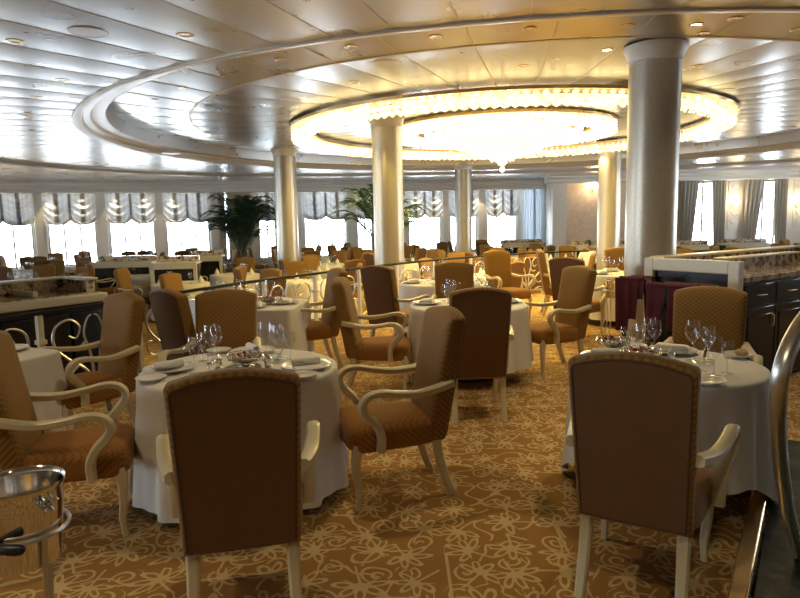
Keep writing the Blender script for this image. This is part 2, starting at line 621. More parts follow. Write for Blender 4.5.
S1 = ((-22, 12), (-17.5, 20)); S2 = ((-17.5, 20), (-12.9, 23.2)); S3 = ((-12.9, 23.2), (-7.1, 25.4))
S4 = ((-7.1, 25.4), (-.2, 27.6)); S5 = ((-.2, 27.6), (6.4, 28.0)); S6 = ((6.4, 28.0), (5.62, 23.6)); S7 = ((5.62, 23.6), (17, 23.6))
WINS = []


def wall_windows(b, S, pxs, extra=()):
    a = math.atan2(S[1][1] - S[0][1], S[1][0] - S[0][0])
    ops = [(on_line(x0, *S), on_line(x1, *S), WZ0, WZ1) for x0, x1 in pxs] + list(extra)
    wall(b, S[0], S[1], ops)
    for s0, s1, z0, z1 in sorted(ops):
        WINS.append((S, a, s0, s1, window(S[0], a, s0, s1, z0, z1, 3 if s1 - s0 > 1.2 else 2)))


b = B()
a = wall(b, (-22, -6), S1[0], [(2, 5, .3, 2.9), (6.5, 9.5, .3, 2.9), (11, 14, .3, 2.9)])
for s0 in (2, 6.5, 11): window((-22, -6), a, s0, s0 + 3, .3, 2.9)
wall_windows(b, S1, [], [(1.2, 3.6, WZ0, WZ1), (5, 7.4, WZ0, WZ1)])
wall_windows(b, S2, [(-78, -46), (-30, 32)])
wall_windows(b, S3, [(46, 95), (108, 154), (165, 209)])
struct(b.build('wall_left', 'plaster', smooth=False))
b = B()
wall_windows(b, S4, [(224, 231), (258, 276), (304, 346), (357, 373)])
wall_windows(b, S5, [(408, 441), (450, 477), (487, 517), (523, 541)])
wall(b, S6[0], S6[1], [])
struct(b.build('wall_back', 'plaster', smooth=False))
b = B()
wall_windows(b, S7, [(688, 719), (752, 788)])
struct(b.build('wall_end', 'peach', smooth=False))
b = B(); wall(b, (17, 23.6), (17, -6), [(4, 7, .3, 2.9), (10, 13, .3, 2.9)])
for s0 in (4, 10): window((17, 23.6), -PI / 2, s0, s0 + 3, .3, 2.9)
struct(b.build('wall_right', 'plaster', smooth=False))
b = B(); wall(b, (17, -6), (-22, -6), [])
struct(b.build('wall_front', 'peach', smooth=False))

# dropped cornice along the walls
def soffit(S, dep=1.0, mt='plaster', cut0=0, cut1=0):
    p0, p1 = Vector(S[0]), Vector(S[1]); d = (p1 - p0).normalized(); n = Vector((d.y, -d.x))
    prof = [(.0, 2.82), (dep - .22, 2.82), (dep - .18, 2.85), (dep - .18, 2.95), (dep - .06, 3.0), (dep - .06, 3.05), (dep + .1, 3.12), (dep + .1, 3.44), (0, 3.44)]
    rings = []
    for e, s in ((p0, -cut0), (p1, cut1)):
        q = e + d * s
        rings.append([(q.x + n.x * u, q.y + n.y * u, z) for u, z in prof])
    b = B(); b.loft(rings); trim(b, mt, smooth=False)


for S, c0, c1 in ((S2, .1, .1), (S3, .1, .0), (S4, .0, -.0), (S5, .0, -.4)): soffit(S, 1.0, 'plaster', c0, c1)
soffit(S7, .75, 'plaster', .3, 0)

# end wall: wainscot pilasters beside the curtained windows, ornamental plaster panels
for px in (735, 800):
    c = PY(px, 205, 23.55)
    b = B(); b.box((c.x, 23.585, 1.35), (1.25, .05, 3.2)); trim(b, 'plaster', smooth=False)
    b = B()
    b.box((c.x, 23.54, 1.9), (.5, .04, 1.7))
    for k in range(5):
        for s in (-1, 1):
            b.tube([(c.x + s * (.05 + .11 * math.sin(t * PI)), 23.515, 1.25 + k * .3 + .24 * t) for t in [i / 8 for i in range(9)]], .018, 6)
    trim(b, 'white')
# pilasters on the back walls
for px, w in ((238.5, .85), (285, .6), (351, .5), (395, .5), (446, .28), (482, .36), (549, .5)):
    S = S4 if px < 390 else S5
    if px == 549:
        c = Vector((5.85, 23.52)); a = 0
    else:
        s = on_line(px, *S); a = math.atan2(S[1][1] - S[0][1], S[1][0] - S[0][0])
        c = Vector(S[0]) + Vector((math.cos(a), math.sin(a))) * s
    n = Vector((math.sin(a), -math.cos(a)))
    dep = .5 if px == 238.5 else .1
    q = c + n * dep / 2
    b = B(); b.box((q.x, q.y, 1.3), (w, dep, 3.3), a); b.box((q.x, q.y, 2.86), (w + .12, dep + .1, .14), a); b.box((q.x, q.y, LZ + .12), (w + .06, dep + .06, .24), a)
    trim(b, 'column' if px == 238.5 else 'plaster', smooth=False)
# piers on the left wall between the windows
for px in (39, 101.5, 159.5, 214):
    S = S3 if px > 42 else S2
    s = on_line(px, *S); a = math.atan2(S[1][1] - S[0][1], S[1][0] - S[0][0])
    c = Vector(S[0]) + Vector((math.cos(a), math.sin(a))) * s + Vector((math.sin(a), -math.cos(a))) * .06
    b = B(); b.box((c.x, c.y, 1.3), (.34, .12, 3.3), a); b.box((c.x, c.y, LZ + .12), (.42, .18, .24), a); trim(b, 'plaster', smooth=False)

# ---- columns
def column(x, y, r, label, zt, zb=LZ):
    t = thing('column', label, 'column', (x, y, 0))
    b = B(); b.lathe([(r, zb + .22), (r, zt - .16)], 40); b.build('shaft', 'column', t)
    k = r / .275
    b = B(); b.lathe([(r * 1.0, zt - .18), (r * 1.04, zt - .17), (r * 1.04, zt - .14), (r * 1.08, zt - .11), (r * 1.17, zt - .06), (r * 1.22, zt - .035), (r * 1.22, zt)], 40)
    b.build('capital', 'white', t)
    b = B(); b.lathe([(r * 1.22, zb), (r * 1.22, zb + .12), (r * 1.12, zb + .15), (r * 1.04, zb + .2), (r, zb + .24)], 40); b.build('base', 'white', t)
    return t


ZI = 3.49
column(2.86, 7.30, .275, 'thick champagne column in the right foreground behind the granite sideboard', ZI - .03, 0)
column(-.18, 11.9, .275, 'champagne column left of the chandelier dish, in front of the right palm', ZI - .01)
column(-2.9, 16.8, .28, 'champagne column at left, just right of the big palm', ZI)
column(2.15, 21.3, .275, 'thinnest-looking champagne column, far back below the middle of the chandelier', 3.40)
column(5.35, 16.4, .275, 'yellow-lit column under the right side of the chandelier', ZI)

# ---- chandelier
ch = thing('crystal_chandelier', 'huge round crystal chandelier with two glowing rings and a central dish under the ceiling', 'chandelier', (2.15, 13.35, 0))


def crystal_band(b, r, z0, z1, n, rows, w=.8, jit=.012):
    for row in range(rows):
        za, zb = z0 + (z1 - z0) * row / rows, z0 + (z1 - z0) * (row + 1) / rows
        for i in range(n):
            a = 2 * PI * (i + .5 * (row % 2)) / n
            rr = r + random.uniform(-jit, jit)
            hw = PI * r / n * w; hd = .022
            zc = za + (zb - za) * random.uniform(.35, .65)
            ca, sa = math.cos(a), math.sin(a)
            def q(u, d, z): return ((rr + d) * ca - u * sa, (rr + d) * sa + u * ca, z)
            b.add([q(-hw, 0, zc), q(0, -hd, zc), q(hw, 0, zc), q(0, hd, zc), q(0, 0, za + .004), q(0, 0, zb - .004)],
                  [(0, 1, 4), (1, 2, 4), (2, 3, 4), (3, 0, 4), (1, 0, 5), (2, 1, 5), (3, 2, 5), (0, 3, 5)])


def flatring(b, r0, r1, z0, z1, n=128):
    vs, fs = [], []
    prof = [(r0, z0), (r1, z0), (r1, z1), (r0, z1)]
    for i in range(n):
        a = 2 * PI * i / n
        for r, z in prof: vs.append((r * math.cos(a), r * math.sin(a), z))
    for i in range(n):
        i2 = (i + 1) % n
        for j in range(4):
            j2 = (j + 1) % 4; fs.append((i * 4 + j, i2 * 4 + j, i2 * 4 + j2, i * 4 + j2))
    b.add(vs, fs)


for r, nm in ((4.22, 'outer_ring'), (2.2, 'inner_ring')):
    z0, z1 = (3.19, 3.385) if nm == 'outer_ring' else (3.235, 3.40)
    b = B(); flatring(b, r - .36, r + .06, z1, z1 + .05); rg = b.build(nm, 'brass', ch)
    b = B(); crystal_band(b, r, z0, z1, int(r * 46), 3); crystal_band(b, r - .30, z0, z1, int(r * 40), 3)
    for q in range(3): crystal_band(b, r - .06 - q * .09, z0 - .01 + .01 * q, z0 + .08, int(r * 36), 1)
    b.build('crystal_band', 'crystal' if r > 3 else 'dishcrystal', rg, smooth=False)
    b = B(); flatring(b, r - .2, r - .1, z0 + .1, z1 - .04); b.build('lamp_ring', 'lampglow', rg)
    n = 10
    for i in range(n):
        b = B(); a = 2 * PI * i / n; b.tube([((r - .15) * math.cos(a), (r - .15) * math.sin(a), z1), ((r - .15) * math.cos(a), (r - .15) * math.sin(a), 3.49)], .012, 6)
        b.build('hanger_rod', 'brass', rg)
for k in range(9):
    b = B(); r = 1.56 - .19 * k; z = 3.24 - .52 * (k / 8) ** 1.25
    crystal_band(b, max(r, .06), z - .03, z + .16, max(int(r * 46), 6), 2)
    b.build('crystal_tier', 'dishcrystal', ch, smooth=False)
b = B(); b.lathe([(1.6, 3.45), (1.64, 3.42), (1.5, 3.34)], 64); b.lathe([(.12, 3.3), (.12, 3.49)], 16); b.build('dish_frame', 'brass', ch)
b = B(); b.lathe([(.02, 2.82), (.6, 3.0), (1.2, 3.2), (1.4, 3.3)], 48); b.build('dish_lamps', 'lampglow', ch)
b = B(); b.lathe([(.002, 2.56), (.035, 2.58), (.05, 2.62), (.035, 2.655), (.012, 2.67), (.012, 2.70), (.05, 2.72), (.11, 2.76)], 16); b.build('finial', 'bulb', ch)

# ---- downlights and speakers
def surf_z(x, y):
    r = math.hypot(x - CX, y - CY)
    if r < 6.37: return 3.48 - .008
    if r < 7.7: return 3.48 + .10 * (r - 6.39) / 1.28 - .003
    return 3.22 - .007


def ceil_at(px, py):
    z = 3.45
    for _ in range(6): p = P(px, py, z); z = surf_z(p.x, p.y)
    return Vector((p.x, p.y, z))


b0 = thing('downlight', '', 'downlight')
b = B(); b.lathe([(.072, .004), (.072, -.001), (.062, -.0035), (.050, -.002), (.048, .004)], 20, cap=False); b.build('trim_ring', 'brass', b0)
b = B(); b.lathe([(.001, .0), (.03, -.0005), (.049, -.001)], 16, cap=False); b.build('lens', 'brass', b0)
b1 = thing('downlight', '', 'downlight')
b = B(); b.lathe([(.072, .004), (.072, -.001), (.062, -.0035), (.050, -.002), (.048, .004)], 20, cap=False); b.build('trim_ring', 'brass', b1)
b = B(); b.lathe([(.001, .0), (.03, -.0005), (.049, -.001)], 16, cap=False); b.build('lens', 'litlens', b1)
first = {0: True, 1: True}


def downlight(px, py, label, lit=0, loc=None, group=None):
    src = b1 if lit else b0
    o = src if first[lit] else copy_tree(src); first[lit] = False
    o.location = loc if loc is not None else ceil_at(px, py)
    o['label'] = label
    if group: o['group'] = group
    return o


def ords(i):
    return ['first', 'second', 'third', 'fourth', 'fifth', 'sixth', 'seventh', 'eighth', 'ninth', 'tenth', 'eleventh', 'twelfth', 'thirteenth', 'fourteenth', 'fifteenth'][i]


G1 = 'recessed downlights in the outer ceiling'
for px, py, l in ((15, 41, 'brass downlight nearest the top left corner, left of the large ceiling disc'),
                  (185, 35, 'brass downlight just outside the ceiling rim, right of the large ceiling disc'),
                  (62, 80, 'brass downlight in the left outer ceiling below the large ceiling disc'),
                  (37, 97, 'small brass downlight left of the ceiling rim, upper of the leftmost cluster'),
                  (75, 99, 'small brass downlight almost touching the left end of the ceiling rim'),
                  (28, 112, 'small brass downlight in left outer ceiling, upper of a close pair'),
                  (28, 119, 'small brass downlight in left outer ceiling, lower of a close pair'),
                  (33, 130, 'small brass downlight in left outer ceiling below the close pair')):
    downlight(px, py, l, 0, None, G1)
G2 = 'recessed downlights in the sloping gilded ceiling ring'  # the ring is plain satin metal, its gold tone is reflected carpet
ring = [(224, 75), (280, 60), (351, 47), (436, 37), (530, 29), (628, 26), (702, 34), (735, 19), (797, 30)]
for i, (px, py) in enumerate(ring):
    downlight(px, py, '%s brass downlight from the left in the sloping ceiling ring' % ords(i), 0, None, G2)
downlight(696, 25, 'lit white downlight in the sloping ring, right of the thick column top', 1)
downlight(607, 50, 'lit white downlight inside the ring, left of the thick column top', 1)
for px, py, l in ((184, 88, 'brass downlight inside the left end of the ceiling rim, upper one'),
                  (156, 100, 'brass downlight inside the left end of the ceiling rim, middle one'),
                  (143, 111, 'brass downlight inside the left end of the ceiling rim, lower one'),
                  (354, 82, 'brass downlight left of the chandelier ring beside the round ceiling speaker'),
                  (523, 66, 'brass downlight above the near middle edge of the chandelier ring'),
                  (697, 66, 'brass downlight just right of the thick column, above the chandelier ring'),
                  (252, 107, 'brass downlight left of the chandelier ring, lower than the dark disc')):
    downlight(px, py, l, 0, None, 'recessed downlights in the inner ceiling')
i = 0
for S, pxs in ((S2, (21,)), (S3, (50, 83, 115, 146, 172)), (S4, (262, 320, 340)), (S5, (416, 437, 478, 495))):
    for px in pxs:
        s = on_line(px, *S); a = math.atan2(S[1][1] - S[0][1], S[1][0] - S[0][0])
        c = Vector(S[0]) + Vector((math.cos(a), math.sin(a))) * s + Vector((math.sin(a), -math.cos(a))) * .38
        downlight(0, 0, '%s glowing cornice downlight from the left above the striped window shades' % ords(i), 1, Vector((c.x, c.y, 2.82)), 'cornice downlights over the windows'); i += 1
for k, px in enumerate((641, 704, 770)):
    c = PY(px, 180, 23.25)
    downlight(0, 0, ['cornice downlight on the end wall beside the thick column', 'cornice downlight above the left curtained window', 'cornice downlight above the right curtained window'][k], 1, Vector((c.x, 23.2, 2.82)), 'cornice downlights over the end wall')

sp = None
for px, py, r, l in ((88, 32, .155, 'large round white ceiling speaker at upper left, outside the rim'),
                     (384, 63, .15, 'round ceiling speaker inside the rim above the left part of the chandelier'),
                     (290, 99, .15, 'round grey ceiling speaker just left of the chandelier ring'),
                     (170, 140, .2, 'dark round ceiling speaker at the left end of the inner ceiling'),
                     (212, 133, .17, 'dark round ceiling speaker second from left in the inner ceiling'),
                     (722, 91, .2, 'round ceiling speaker right of the thick column near the chandelier ring')):
    if sp is None:
        t = thing('ceiling_speaker', l, 'speaker', ceil_at(px, py), 0, 'round ceiling speakers')
        b = B(); b.lathe([(1, .004), (1, -.002), (.93, -.005), (.9, -.004), (.9, .004)], 32, cap=False); b.build('trim_ring', 'greyring', t)
        b = B(); b.lathe([(.001, -.004), (.9, -.003)], 32, cap=False); b.build('grille', 'greyring', t)
        sp = t
    else:
        t = copy_tree(sp); t.location = ceil_at(px, py); t['label'] = l
    t.scale = (r, r, 1)
# ------------------------------------------------------------------ dining chair
TILT = math.tan(R(10.5))


def back_y(z): return -.235 - (z - .36) * TILT


def back_outline(inset=0.0, n=9):
    """front-view outline, counter-clockwise from bottom left: tapered, arched top, rounded corners"""
    z0, z1 = .352 + inset, 1.066 - inset
    wb, wt = .226 - inset, .243 - inset
    pts = [(-wb, z0), (-wb * .33, z0), (wb * .33, z0), (wb, z0)]
    for k in range(1, 6): t = k / 6; pts.append((wb + (wt - wb) * t, z0 + (z1 - .05 - z0) * t))
    rad = .024
    for k in range(4):
        a = k / 3 * R(78); pts.append((wt - rad + rad * math.cos(a), z1 - rad + rad * math.sin(a)))
    xe = wt - rad + rad * math.cos(R(78))
    for k in range(1, 8):
        x = xe * (1 - 2 * k / 8); pts.append((x, z1 + .034 * (1 - (x / xe) ** 2)))
    for k in range(3, -1, -1):
        a = k / 3 * R(78); pts.append((-(wt - rad + rad * math.cos(a)), z1 - rad + rad * math.sin(a)))
    for k in range(5, 0, -1): t = k / 6; pts.append((-(wb + (wt - wb) * t), z0 + (z1 - .05 - z0) * t))
    return pts


def back_ring(inset, d):
    return [(x, back_y(z) + d + .10 * x * x, z) for x, z in back_outline(inset)]


def seat_ring(z, inset):
    out = []
    for i in range(32):
        t = 2 * PI * i / 32
        c, s = math.cos(t), math.sin(t)
        x = math.copysign(abs(c) ** .35, c); y = math.copysign(abs(s) ** .35, s)
        yy = .03 + y * (.27 - inset)
        hw = .235 + .045 * (y + 1) / 2 - inset
        out.append((x * hw, yy, z))
    return out


def seat_mesh():
    b = B()
    b.loft([seat_ring(.335, .014), seat_ring(.345, .002), seat_ring(.36, 0), seat_ring(.43, 0), seat_ring(.455, .008), seat_ring(.475, .03), seat_ring(.488, .075), seat_ring(.494, .14)])
    return b


def back_mesh():
    b = B()
    b.loft([back_ring(.016, -.052), back_ring(.004, -.046), back_ring(0, -.034), back_ring(0, .03), back_ring(.008, .044), back_ring(.03, .056), back_ring(.075, .064), back_ring(.15, .067)])
    return b


def arm_path(s):
    pts = [(.235, -.315, .690), (.262, -.22, .672), (.292, -.10, .660), (.315, .02, .672), (.328, .12, .690), (.332, .19, .684), (.331, .232, .650), (.325, .236, .604), (.315, .205, .558), (.297, .165, .515), (.290, .135, .465), (.285, .125, .41), (.283, .13, .345)]
    return catmull([(x * s, y, z) for x, y, z in pts], 4)


def arm_mesh(s):
    p = arm_path(s); n = len(p)
    sc = [1.15 - .25 * math.sin(PI * min(1, i / n * 1.6)) for i in range(n)]
    return B().sweep(p, sq(.031, .0215, 8), sc, (1, 0, 0))


def leg_mesh(front, s):
    if front:
        p = catmull([(.225 * s, .245, .37), (.236 * s, .262, .30), (.236 * s, .262, .20), (.228 * s, .250, .10), (.232 * s, .262, .0)], 4)
        sc = [1.25 - .62 * min(1, i / (len(p) - 1) * 1.15) for i in range(len(p))]
    else:
        p = catmull([(.195 * s, -.225, .38), (.196 * s, -.245, .24), (.198 * s, -.285, .10), (.20 * s, -.325, 0)], 4)
        sc = [1.12 - .28 * i / (len(p) - 1) for i in range(len(p))]
    return B().sweep(p, sq(.026, .026, 8, .55), sc, (1, 0, 0))


def make_chair(fab='fab'):
    t = thing('dining_armchair', '', 'armchair')
    seat_mesh().build('seat', 'seatfab', t, angle=50)
    bk = back_mesh().build('backrest', fab, t, angle=60)
    b = B(); b.loft([back_ring(.024, -.056), back_ring(.022, -.050)]); b.build('rear_panel', 'backfab', bk)
    b = B(); b.tube(back_ring(.020, -.054), .0055, 6, closed=True); b.build('piping', 'pipe', bk)
    for s in (-1, 1):
        arm_mesh(s).build('armrest', 'cream', t)
        leg_mesh(True, s).build('leg', 'cream', t); leg_mesh(False, s).build('leg', 'cream', t)
    return t


def make_far_chair():
    b = B(); b.v, b.f, b.mi = [], [], []
    b.cur = 0; b.loft([back_ring(.016, -.052), back_ring(0, -.03), back_ring(0, .035), back_ring(.03, .056), back_ring(.10, .066)])
    b.loft([seat_ring(.335, .01), seat_ring(.36, 0), seat_ring(.44, 0), seat_ring(.48, .05)])
    b.cur = 1
    for s in (-1, 1):
        b.sweep(arm_path(s)[::3], sq(.026, .017, 4, 1), None, (1, 0, 0))
        for f in (True, False):
            q = leg_mesh(f, s); b.add(q.v, q.f)
    b.cur = 2; b.loft([back_ring(.024, -.057), back_ring(.022, -.050)])
    return tag(b.build('dining_armchair', ['fab', 'cream', 'backfab'], angle=50), '', 'armchair')


CH = make_chair(); CHF = make_far_chair()
used = {CH.name: 0, CHF.name: 0}
BACKTOP = -.345


def put_chair(x, y, rz, label, group=None, far=False, z=0):
    src = CHF if far else CH
    o = src if not used[src.name] else copy_tree(src)
    used[src.name] += 1
    o.location = (x, y, z); o.rotation_euler = (0, 0, rz); o['label'] = label
    if group: o['group'] = group
    return o


def chair_top(px, py, deg, label, group=None, zt=1.10, push=0.0):
    """chair whose back-top centre is seen at a pixel; deg: 0 faces away, 90 faces left, 180 faces us"""
    p = P(px, py, zt); a = R(deg)
    q = spin(0, -BACKTOP, a) + spin(0, -push, a)
    return put_chair(p.x + q.x, p.y + q.y, a, label, group)


# ------------------------------------------------------------------ tables, cloths
def rad(a, Rr, square):
    if not square: return Rr
    p = 9
    return Rr / (abs(math.cos(a)) ** p + abs(math.sin(a)) ** p) ** (1 / p)


def cloth_mesh(Rr, square=False, hem=.12, folds=13, amp=.03, seed=0, corners=0.0, n=112):
    rnd = random.Random(seed); ph = rnd.random() * 6; ph2 = rnd.random() * 6
    b = B(); vs = [(0, 0, .755)]; fs = []
    rows = [(.5, 0), (.9, 0), (.98, -.001), (1.0, -.006), (1.012, -.018)]
    for f, dz in rows:
        for i in range(n):
            a = 2 * PI * i / n; r = rad(a, Rr, square) * f; vs.append((r * math.cos(a), r * math.sin(a), .755 + dz))
    K = 12
    for k in range(1, K + 1):
        t = k / K
        for i in range(n):
            a = 2 * PI * i / n
            hz = hem + corners * math.cos(4 * a + ph2)
            if square: hz = hem - corners * abs(math.sin(2 * a)) ** 3
            z = .737 + (hz - .737) * t
            w = math.sin(folds * a + ph + .8 * math.sin(2 * a + ph2)) + .4 * math.sin((folds * 2 + 1) * a + ph2)
            if square: w = w * .35 + 1.6 * abs(math.sin(2 * a)) ** 8
            r = rad(a, Rr, square) * 1.012 + .045 * t + amp * w * t ** .8
            vs.append((r * math.cos(a), r * math.sin(a), z))
    m = len(rows) + K
    fs += [(0, 1 + i, 1 + (i + 1) % n) for i in range(n)]
    for j in range(m - 1):
        for i in range(n):
            i2 = (i + 1) % n
            fs.append((1 + j * n + i, 1 + (j + 1) * n + i, 1 + (j + 1) * n + i2, 1 + j * n + i2))
    b.add(vs, fs); return b


TBL = {}


def place_table(x, y, Rr, rz, desc, square=False, pedestal=True, seed=0, hem=.12, corners=0.0, far=False, amp=.03, z=0):
    if pedestal:
        t = thing('dining_table', 'black pedestal table under the cloth of the %s' % desc, 'table', (x, y, 0), rz)
        b = B(); b.lathe([(Rr - .03, .715), (Rr - .02, .725), (Rr - .02, .748)], 40) if not square else b.box((0, 0, .732), (2 * Rr - .1, 2 * Rr - .1, .03)); b.build('tabletop', 'darkwood', t)
        b = B(); b.lathe([(.05, .05), (.045, .3), (.045, .6), (.12, .71), (.12, .716)], 20); b.build('pedestal', 'black', t)
        b = B(); b.lathe([(.30, 0), (.30, .03), (.22, .05), (.06, .09)], 28); b.build('base', 'black', t)
    key = (Rr, square, hem, corners, amp, seed if not far else seed % 3)
    if far and key in TBL:
        o = TBL[key].copy(); COL.objects.link(o)
    else:
        o = cloth_mesh(Rr, square, hem, 13, amp, seed, corners, 56 if far else 128).build('tablecloth', 'linen'); TBL[key] = o
    o.location = (x, y, z); o.rotation_euler = (0, 0, rz)
    tag(o, 'white cloth over the %s' % desc, 'tablecloth')
    return o


# ------------------------------------------------------------------ tableware
TZ = .7575
PROTO = {}


def proto(key, mk):
    """first use hands out the original, later uses a copy"""
    if key not in PROTO:
        PROTO[key] = mk(); return PROTO[key]
    return copy_tree(PROTO[key])


def single(name, b, m, cat, **k): return tag(b.build(name, m, **k), '', cat)


def mk_glass(h, r, seg=20, m_='glass'):
    def f():
        b = B(); s = h / .21; w = r / .037
        pr = [(.001, .004), (.034 * w, .002), (.034 * w, .004), (.012, .009), (.0045, .02), (.004, .085 * s), (.008, .096 * s), (.024 * w, .112 * s), (.036 * w, .135 * s), (.0385 * w, .155 * s), (.036 * w, .18 * s), (.031 * w, .21 * s)]
        b.lathe(pr, seg, cap=False)
        return single('wine_glass', b, m_, 'glass', angle=60)
    return f


def mk_plate(r):
    def f():
        b = B(); b.lathe([(.001, .004), (.55 * r, .004), (.62 * r, .002), (.64 * r, .006), (r, .020), (r * 1.005, .023), (r * .98, .0235), (.66 * r, .011), (.6 * r, .008), (.001, .008)], 40, cap=False)
        return single('dinner_plate' if r > .11 else 'bread_plate', b, 'china', 'plate', angle=60)
    return f


def mk_roll_napkin():
    b = B(); pts = []
    for i in range(40):
        a = i / 39 * 5 * PI; rr = .006 + .019 * i / 39; pts.append((rr * math.cos(a), rr * math.sin(a)))
    out = [(x, z) for x, z in pts]; inn = [(x * .9, z * .9) for x, z in pts[::-1]]
    k = out + inn
    b.loft([[(x, -.085, z + .027) for x, z in k], [(x * 1.06, 0, z * 1.06 + .027) for x, z in k], [(x, .085, z + .027) for x, z in k]])
    b.box((.055, 0, .006), (.12, .16, .006))
    return single('rolled_napkin', b, 'napkin', 'napkin')


def mk_fold_napkin():
    b = B()
    b.loft([[(-.10, -.07, 0), (.10, -.07, 0), (.10, .07, 0), (-.10, .07, 0)], [(-.10, -.072, .022), (.10, -.072, .026), (.10, .07, .034), (-.10, .07, .03)], [(-.08, -.05, .034), (.085, -.05, .04), (.09, .06, .05), (-.085, .06, .046)]])
    return single('folded_napkin', b, 'napkin', 'napkin', bevel=.006)


def mk_cone_napkin():
    b = B(); n = 14; rings = []
    for z, r, e in ((0, .062, .35), (.04, .055, .3), (.09, .036, .2), (.135, .012, .1), (.15, .003, 0)):
        rings.append([(r * (1 + e * .4 * math.cos(3 * 2 * PI * i / n)) * math.cos(2 * PI * i / n), r * .8 * math.sin(2 * PI * i / n), z) for i in range(n)])
    b.loft(rings)
    return single('folded_napkin', b, 'napkin', 'napkin')


def mk_cutlery(kind):
    def f():
        b = B(); L = .21 if kind == 'knife' else .20
        if kind == 'knife':
            b.sweep([(0, -.105, .004), (0, -.02, .005), (0, 0, .004), (0, .06, .0035), (0, .11, .003)], sq(.0085, .0025, 6), [1, .9, .85, 1.25, .5], (1, 0, 0))
        else:
            b.sweep([(0, -.10, .004), (0, -.02, .004), (0, .03, .006), (0, .05, .007)], sq(.0075, .002, 6), [1.1, .7, .6, 1.6], (1, 0, 0))
            for k in range(4): b.sweep([((k - 1.5) * .006, .048, .007), ((k - 1.5) * .006, .075, .006), ((k - 1.5) * .006, .10, .010)], sq(.0017, .0012, 4), [1, 1, .6], (1, 0, 0))
        return single('dinner_' + kind, b, 'silver', 'cutlery')
    return f


def mk_shaker():
    t = thing('salt_shaker', '', 'shaker')
    b = B(); b.lathe([(.001, 0), (.022, 0), (.024, .006), (.016, .014), (.022, .03), (.021, .052)], 18, cap=False); b.build('body', 'silver', t)
    b = B(); b.lathe([(.0215, .052), (.020, .064), (.010, .074), (.004, .078), (.006, .084), (.001, .088)], 18, cap=False); b.build('cap', 'silver', t)
    return t


def mk_basket():
    """low openwork silver bowl; red beads stand in for glints in the silver"""
    t = thing('silver_bowl', '', 'bowl')
    b = B(); b.lathe([(.05, 0), (.055, .004), (.03, .012), (.03, .02), (.07, .03), (.105, .055), (.112, .066), (.108, .067), (.07, .036), (.02, .026), (.001, .026)], 28, cap=False)
    b.build('bowl', 'silver', t)
    b = B()
    for i in range(18):
        a = 2 * PI * i / 18
        b.tube([(.105 * math.cos(a + k * .12), .105 * math.sin(a + k * .12), .05 + .03 * math.sin(PI * k / 6)) for k in range(7)], .003, 5)
    b.build('openwork_rim', 'silver', t)
    for m_, nm, sd, cnt in (('redglint', 'red_glints', 3, 16), ('silver', 'silver_beads', 4, 26)):
        rnd = random.Random(sd); b = B()
        for i in range(cnt):
            a = rnd.random() * 6.28; r = .085 * math.sqrt(rnd.random()); z = .048 + .03 * (1 - r / .085) + rnd.random() * .014
            b.lathe([(.0005, -.010), (.007, -.007), (.010, 0), (.007, .007), (.0005, .010)], 8, (r * math.cos(a), r * math.sin(a), z), cap=False)
        b.build(nm, m_, t)
    return t


def mk_butter():
    b = B(); b.lathe([(.001, 0), (.03, 0), (.038, .012), (.036, .024), (.02, .036), (.006, .04), (.001, .046)], 16, cap=False)
    return single('bread_roll', b, 'bread', 'bread')


def put(key, mk, x, y, z, rz, label, group=None):
    o = proto(key, mk); o.location = (x, y, z); o.rotation_euler = (0, 0, rz); o['label'] = label
    if group: o['group'] = group
    elif 'group' in o: del o['group']
    return o


def setting(cx, cy, Rr, ang, where, desc, napkin='roll', full=True, glasses=3, mirror=1):
    """ang: direction from the table centre to the diner"""
    a = R(ang); u = Vector((math.cos(a), math.sin(a))); s = Vector((-u.y, u.x)) * mirror; rz = a - PI / 2
    at = lambda d, w: (cx + u.x * d + s.x * w, cy + u.y * d + s.y * w)
    x, y = at(Rr - .17, 0)
    put('plate', mk_plate(.15), x, y, TZ, 0, 'large white plate, %s of the %s' % (where, desc))
    if napkin == 'roll': put('roll', mk_roll_napkin, x, y, TZ + .011, rz + .5, 'rolled white napkin on the plate, %s of the %s' % (where, desc))
    elif napkin == 'fold': put('fold', mk_fold_napkin, x, y, TZ + .011, rz + PI, 'folded white napkin on the plate, %s of the %s' % (where, desc))
    g = [('tall', .25, .042, .40, -.13), ('middle', .225, .039, .42, -.215), ('small', .185, .033, .33, -.215)][:glasses]
    for nm, h, r, d, w in g:
        X, Y = at(Rr - d, w)
        put('glass' + nm, mk_glass(h, r), X, Y, TZ, 0, '%s wine glass, %s of the %s' % (nm, where, desc))
    if full:
        X, Y = at(Rr - .12, .24)
        put('bread', mk_plate(.085), X, Y, TZ, 0, 'small bread plate, %s of the %s' % (where, desc))
        X, Y = at(Rr - .16, -.19)
        put('knife', mk_cutlery('knife'), X, Y, TZ, rz, 'silver knife, %s of the %s' % (where, desc))
        X, Y = at(Rr - .16, .175) if Rr > .5 else at(Rr - .16, .17)
        put('fork', mk_cutlery('fork'), X, Y, TZ, rz + PI, 'silver fork, %s of the %s' % (where, desc))
# ------------------------------------------------------------------ foreground tables and chairs
D_L = 'front left round table'
D_R = 'front right round table'
D_C = 'central round table'
D_S = 'square table by the left counter'
D_M = 'square table behind front left table'
D_B = 'railing table behind the central table'
D_K = 'table left of the thick column'

